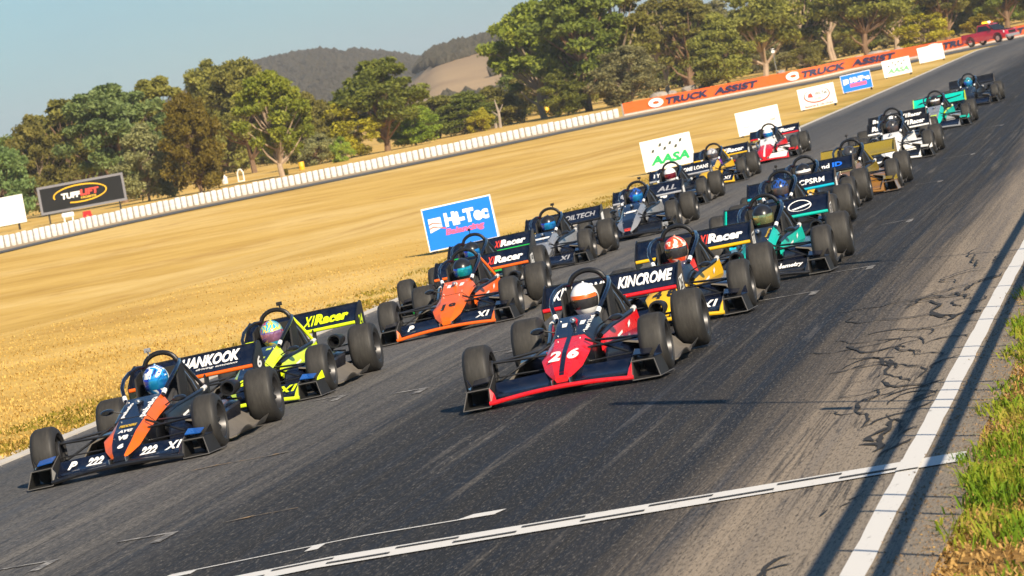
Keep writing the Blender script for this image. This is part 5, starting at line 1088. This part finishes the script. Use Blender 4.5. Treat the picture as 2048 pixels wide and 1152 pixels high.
# far woods: low-polygon tree crowns scattered over the hills, one mass
def woods(name, hl, count, size, keep, label, seed):
    aa, rr2, Z = hl; R = np.random.default_rng(seed); V0 = []; base = []
    bm = bmesh.new(); bmesh.ops.create_icosphere(bm, subdivisions=1, radius=1); bv = np.array([v_.co[:] for v_ in bm.verts]); bf = np.array([[v_.index for v_ in f.verts] for f in bm.faces]); bm.free()
    vs = []; fs = []; n = 0
    while n < count:
        ia = R.random()*(len(aa)-1); ir = R.random()*(len(rr2)-1)*.72; a0, r0 = int(ia), int(ir); ta, tr_ = ia-a0, ir-r0
        a = aa[a0]*(1-ta)+aa[a0+1]*ta; r_ = rr2[r0]*(1-tr_)+rr2[r0+1]*tr_; z = (Z[r0, a0]*(1-ta)+Z[r0, a0+1]*ta)*(1-tr_)+(Z[r0+1, a0]*(1-ta)+Z[r0+1, a0+1]*ta)*tr_
        x, y = math.sin(a)*r_, math.cos(a)*r_
        d = Vector((x, y, z-2.66)); px, py = 1024+d.dot(camR)/d.dot(fwd)*8600, 576-d.dot(camU)/d.dot(fwd)*8600
        if not keep(px, py, R): n += .1; continue
        s = size*(.6+.8*R.random()); vv = bv*np.array([s, s, s*(.8+.5*R.random())])*(.8+.35*R.random((len(bv), 1)))+np.array([x, y, z+s*.55]); fs.append(bf+len(vs)*len(bv)); vs.append(vv); n += 1
    V0 = np.concatenate(vs); F0 = np.concatenate(fs); me = bpy.data.meshes.new(name); me.from_pydata(V0.tolist(), [], F0.tolist()); me.materials.append(None); me.update()
    o = obj(name, me, LEAF['wood']); stuff(o, label, 'woodland'); return o
LEAF['wood'] = leaf_mat('leaf_far', (.055, .050, .030), (.085, .076, .046), (.12, .105, .064))
def keep_far(px, py, R):
    if px < -150 or px > 1400: return False
    for cx, cy, rx, ry in ((672, 112, 26, 12), (690, 150, 30, 7), (560, 175, 20, 6)):
        if ((px-cx)/rx)**2+((py-cy)/ry)**2 < 1: return R.random() < .12
    return True
def keep_mid(px, py, R):
    if px < 600 or px > 2150: return False
    if 780 < px < 1025 and py < 142-.30*(px-840): return True
    if 640 < px <= 800 and py < 300-.75*(px-640): return True
    if px > 890 and py > 208-.12*(px-890): return R.random() < .9
    return R.random() < .003
woods('far_wood', far, 30000, 2.3, keep_far, 'dull green woodland covering the far hill', 21)
woods('hill_wood', mid, 11000, 1.8, keep_mid, 'woodland patches on the bare tan hill', 22)

# ------------------------------------------------------------------ haze in the air
hz = MB().box(-7000, 7000, -420, 9400, -6, 150).mesh('haze', 1, 0); ho = bpy.data.objects.new('haze', hz); C.objects.link(ho)
hm = bpy.data.materials.new('haze'); hm.use_nodes = True; hm.node_tree.nodes.clear(); ou = hm.node_tree.nodes.new('ShaderNodeOutputMaterial'); pv = hm.node_tree.nodes.new('ShaderNodeVolumePrincipled')
pv.inputs['Color'].default_value = (.86, .92, 1., 1); pv.inputs['Density'].default_value = .00012; pv.inputs['Anisotropy'].default_value = .1; hm.node_tree.links.new(pv.outputs[0], ou.inputs['Volume'])
hz.materials.clear(); hz.materials.append(hm); stuff(ho, 'thin blue haze over the distant hills', 'haze')

# ------------------------------------------------------------------ grass
def blades(name, P, H, Wd, lean, mat, label, cols=None):
    n = len(P); a = rng.random(n)*2*math.pi; d = np.stack([np.cos(a), np.sin(a), np.zeros(n)], 1); la = rng.random(n)*2*math.pi; ln = np.stack([np.cos(la), np.sin(la), np.zeros(n)], 1)*(lean*H*(.3+rng.random(n)))[:, None]
    up = np.stack([np.zeros(n), np.zeros(n), H], 1); w = d*Wd[:, None]
    mid = P+ln*.35+up*.6; tip = P+ln+up*(.92-.25*lean)
    V = np.stack([P-w, P+w, mid+w*.7, mid-w*.7, tip], 1).reshape(-1, 3)
    i = np.arange(n)*5; q = np.stack([i, i+1, i+2, i+3], 1); t = np.stack([i+3, i+2, i+4], 1)
    loops = np.concatenate([q, t], 1).reshape(-1); st = (np.arange(n)[:, None]*7+np.array([0, 4])[None]).reshape(-1); tot = np.tile([4, 3], n)
    me = bpy.data.meshes.new(name); me.vertices.add(len(V)); me.vertices.foreach_set('co', V.reshape(-1)); me.loops.add(len(loops)); me.loops.foreach_set('vertex_index', loops.astype(np.int32)); me.polygons.add(2*n)
    me.polygons.foreach_set('loop_start', st.astype(np.int32)); me.polygons.foreach_set('loop_total', tot.astype(np.int32)); me.materials.append(None); me.update(calc_edges=True)
    return stuff(obj(name, me, mat), label, 'grass')
def grass_mat(name, stops, sc):
    b = NB(name); n = b.noise(b.pos(sc), 1, 4, .65); n2 = b.noise(b.pos((20, 20, 20)), 1, 2); c = b.ramp(b.math('ADD', b.math('MULTIPLY', n, .7), b.math('MULTIPLY', n2, .3)), stops)
    b.set(Base_Color=c, Roughness=.75, Specular_IOR_Level=.2); tr = b.n('ShaderNodeBsdfTranslucent'); b.l(c, tr.inputs[0]); ms = b.n('ShaderNodeMixShader'); ms.inputs[0].default_value = .3
    b.l(b.p.outputs[0], ms.inputs[1]); b.l(tr.outputs[0], ms.inputs[2]); b.l(ms.outputs[0], b.o.inputs[0]); return b.m
m_dry = grass_mat('dry_grass_blades', [(.32, (.44, .27, .06)), (.48, (.60, .40, .11)), (.62, (.70, .48, .15)), (.75, (.52, .42, .09))], (.25, .5, .5))
m_verge = grass_mat('verge_grass_blades', [(.36, (.34, .20, .04)), (.50, (.26, .20, .025)), (.66, (.14, .15, .015))], (.5, .5, .5))
m_green = grass_mat('green_grass_blades', [(.30, (.06, .13, .008)), (.46, (.14, .24, .012)), (.57, (.24, .27, .02)), (.70, (.46, .32, .08))], (1.6, 1.1, 1.))
# infield: denser near the camera
def field(n, x0, x1, y0, y1, pw):
    y = y0+(y1-y0)*rng.random(n)**pw; x = x1+(x0-x1)*rng.random(n)**1.2; return x, y
x, y = field(190000, -34, -13.4, 38, 110, 1.6); keep = x > -13.4-(y-32)*.32; x, y = x[keep], y[keep]
nn = np.sin(x*.9+np.sin(y*.7)*1.3)*np.cos(y*.33+x*.2); k = rng.random(len(x)) < (.6+.35*nn)*np.clip((110-y)/50, 0, 1); x, y = x[k], y[k]
P = np.stack([x, y, T(x, y)-.035], 1); blades('infield_grass', P, (.025+.055*rng.random(len(x))**2)*np.clip(1.25-(y-38)/95, .3, 1), .006+.010*rng.random(len(x)), .9, m_dry, 'short dry golden grass covering the infield')
n = 26000; y = 38+105*rng.random(n)**1.6; x = XL(y)-.16-2.0*rng.random(n)**1.4; nn = np.sin(y*1.1)+np.sin(y*.37+1)+np.sin(x*3+y*2.1); k = nn+rng.normal(size=n)*.6 > -.1; x, y = x[k], y[k]
P = np.stack([x, y, T(x, y)-.035], 1); blades('verge_grass', P, .025+.06*rng.random(len(x)), .008+.012*rng.random(len(x)), .8, m_verge, 'greener grass tufts along the left track edge')
# right-hand bank of long green grass
n = 75000; y = 17+30*rng.random(n)**1.15; edge = -1.62-.006*(y-20)+.06*np.sin(y*1.9)+.05*np.sin(y*4.3+1); x = edge+1.9*rng.random(n)**1.0
tuft = np.sin(y*2.1+x*3)*np.cos(y*.9-x*2)+.6*np.sin(y*.55+.8); k = tuft+rng.normal(size=n)*.45 > np.where((y > 20.6) & (y < 23.2), .75, -.35); x, y, tuft = x[k], y[k], tuft[k]
hh = (.03+.20*rng.random(len(x))**1.7)*np.clip(.7+.35*tuft, .5, 1.25); P = np.stack([x, y, np.full(len(x), -.04)], 1); blades('bank_grass', P, hh, .004+.006*rng.random(len(x)), .75, m_green, 'long green grass on the near right bank')
n = 22000; y = 17+26*rng.random(n); edge = -1.66-.006*(y-20)+.06*np.sin(y*1.9); x = edge+1.7*rng.random(n)**1.6; P = np.stack([x, y, np.full(n, -.035)], 1)
m_straw = grass_mat('straw_blades', [(.3, (.30, .17, .05)), (.5, (.50, .31, .10)), (.7, (.62, .42, .16))], (2, 2, 2)); blades('straw', P, .02+.05*rng.random(n), .004+.006*rng.random(n), 1.6, m_straw, 'dry straw between the green tufts on the right bank')
# crumbs of rubber, grit and stones along both edges of the asphalt
def crumbs(name, x, y, z0, smin, smax, mat, label):
    n = len(x); bv = np.array([(1, 0, -.3), (-.5, .87, -.3), (-.5, -.87, -.3), (0, 0, .8)]); bf = np.array([(0, 1, 3), (1, 2, 3), (2, 0, 3)]); s = smin+(smax-smin)*rng.random(n)**3; a = rng.random(n)*6.28
    c_, s_ = np.cos(a), np.sin(a); V = bv[None]*s[:, None, None]*(.7+.6*rng.random((n, 4, 1))); V = np.stack([V[..., 0]*c_[:, None]-V[..., 1]*s_[:, None], V[..., 0]*s_[:, None]+V[..., 1]*c_[:, None], V[..., 2]], -1)+np.stack([x, y, z0+s*.3], -1)[:, None]
    F0 = (bf[None]+(np.arange(n)*4)[:, None, None]).reshape(-1, 3); me = bpy.data.meshes.new(name); me.from_pydata(V.reshape(-1, 3).tolist(), [], F0.tolist()); me.materials.append(None); me.update(); return stuff(obj(name, me, mat), label, 'grit')
m_grit = plain('grit', (.17, .12, .075), .95, 0, .6, 6, 0, 'pos')
n = 5000; y = 17+26*rng.random(n); x = -1.66-.35*rng.random(n)**2.2+.12*rng.random(n); crumbs('edge_grit', x, y, T(x, y), .003, .014, m_grit, 'loose grit and straw crumbs on the right asphalt edge')
n = 6000; y = 38+70*rng.random(n)**1.5; x = XL(y)-.55+.75*rng.random(n); crumbs('shoulder_gravel', x, y, T(x, y)-.02, .006, .03, plain('pale_gravel', (.34, .29, .22), .95, 0, .4, 6, 0, 'pos'), 'pale gravel along the left track edge')
# dark earth lip at the right asphalt edge is the ground itself; the fence stands right of the camera
fe = empty('debris_fence', (-.5, 24, -.03)); tag(fe, 'tall debris fence whose two rails cast shadows beside the white edge line', 'fence')
stl = plain('galvanised_steel', (.35, .35, .36), .5, .7)
k_ = 1/math.tan(SUN_EL); ax = -SUN_AZ[0]*k_; ay = -SUN_AZ[1]*k_      # shadow shift per metre of height
XF = -.5
def rail_h(xs_): return (XF-xs_)/(-ax)
for xs_, r_ in ((-2.26, .045), (-1.90, .042)):
    h = rail_h(xs_); obj('rail', MB().tube([(0, -8, h), (0, 34, h)], r_, 8).mesh('rail'), stl, fe)
HT = rail_h(-2.26)
def base_y(xs_, ys_): return ys_-(ay/ax)*(xs_-XF)     # foot of a post whose shadow passes (xs, ys)
for ys_ in (20.3, 21.3, 22.95, 23.7, 26.9, 29.9, 30.55, 32.6, 33.5, 36.2, 37.6, 40.2, 43, 46): 
    yb = base_y(-2.2, ys_+.95); obj('post', MB().tube([(0, yb-24, 0), (0, yb-24, HT)], .018, 6).mesh('post'), stl, fe)
fl_m = plain('flag_cloth', (.05, .08, .35), .8)
for i, (xs_, ys_, x2, wv_) in enumerate(((-5.05, 34.6, -3.9, .28), (-3.0, 30.85, -2.75, .16), (-4.4, 50.3, -3.8, .3))):
    yb = base_y(xs_, ys_); h = rail_h(xs_); h2 = rail_h(x2); r = empty('flag_pole', (XF, yb, -.03)); tag(r, ('tallest', 'shortest', 'farthest')[i]+' flag pole beside the debris fence, known by its shadow', 'flag pole')
    obj('pole', MB().tube([(0, 0, 0), (0, 0, h)], .02, 6).mesh('pole'), stl, r); obj('banner', MB().hexa([(-.01, 0, h2), (.01, 0, h2), (.01, wv_, h2), (-.01, wv_, h2)], [(-.01, 0, h), (.01, 0, h), (.01, wv_*.7, h), (-.01, wv_*.7, h)]).mesh('banner'), fl_m, r)
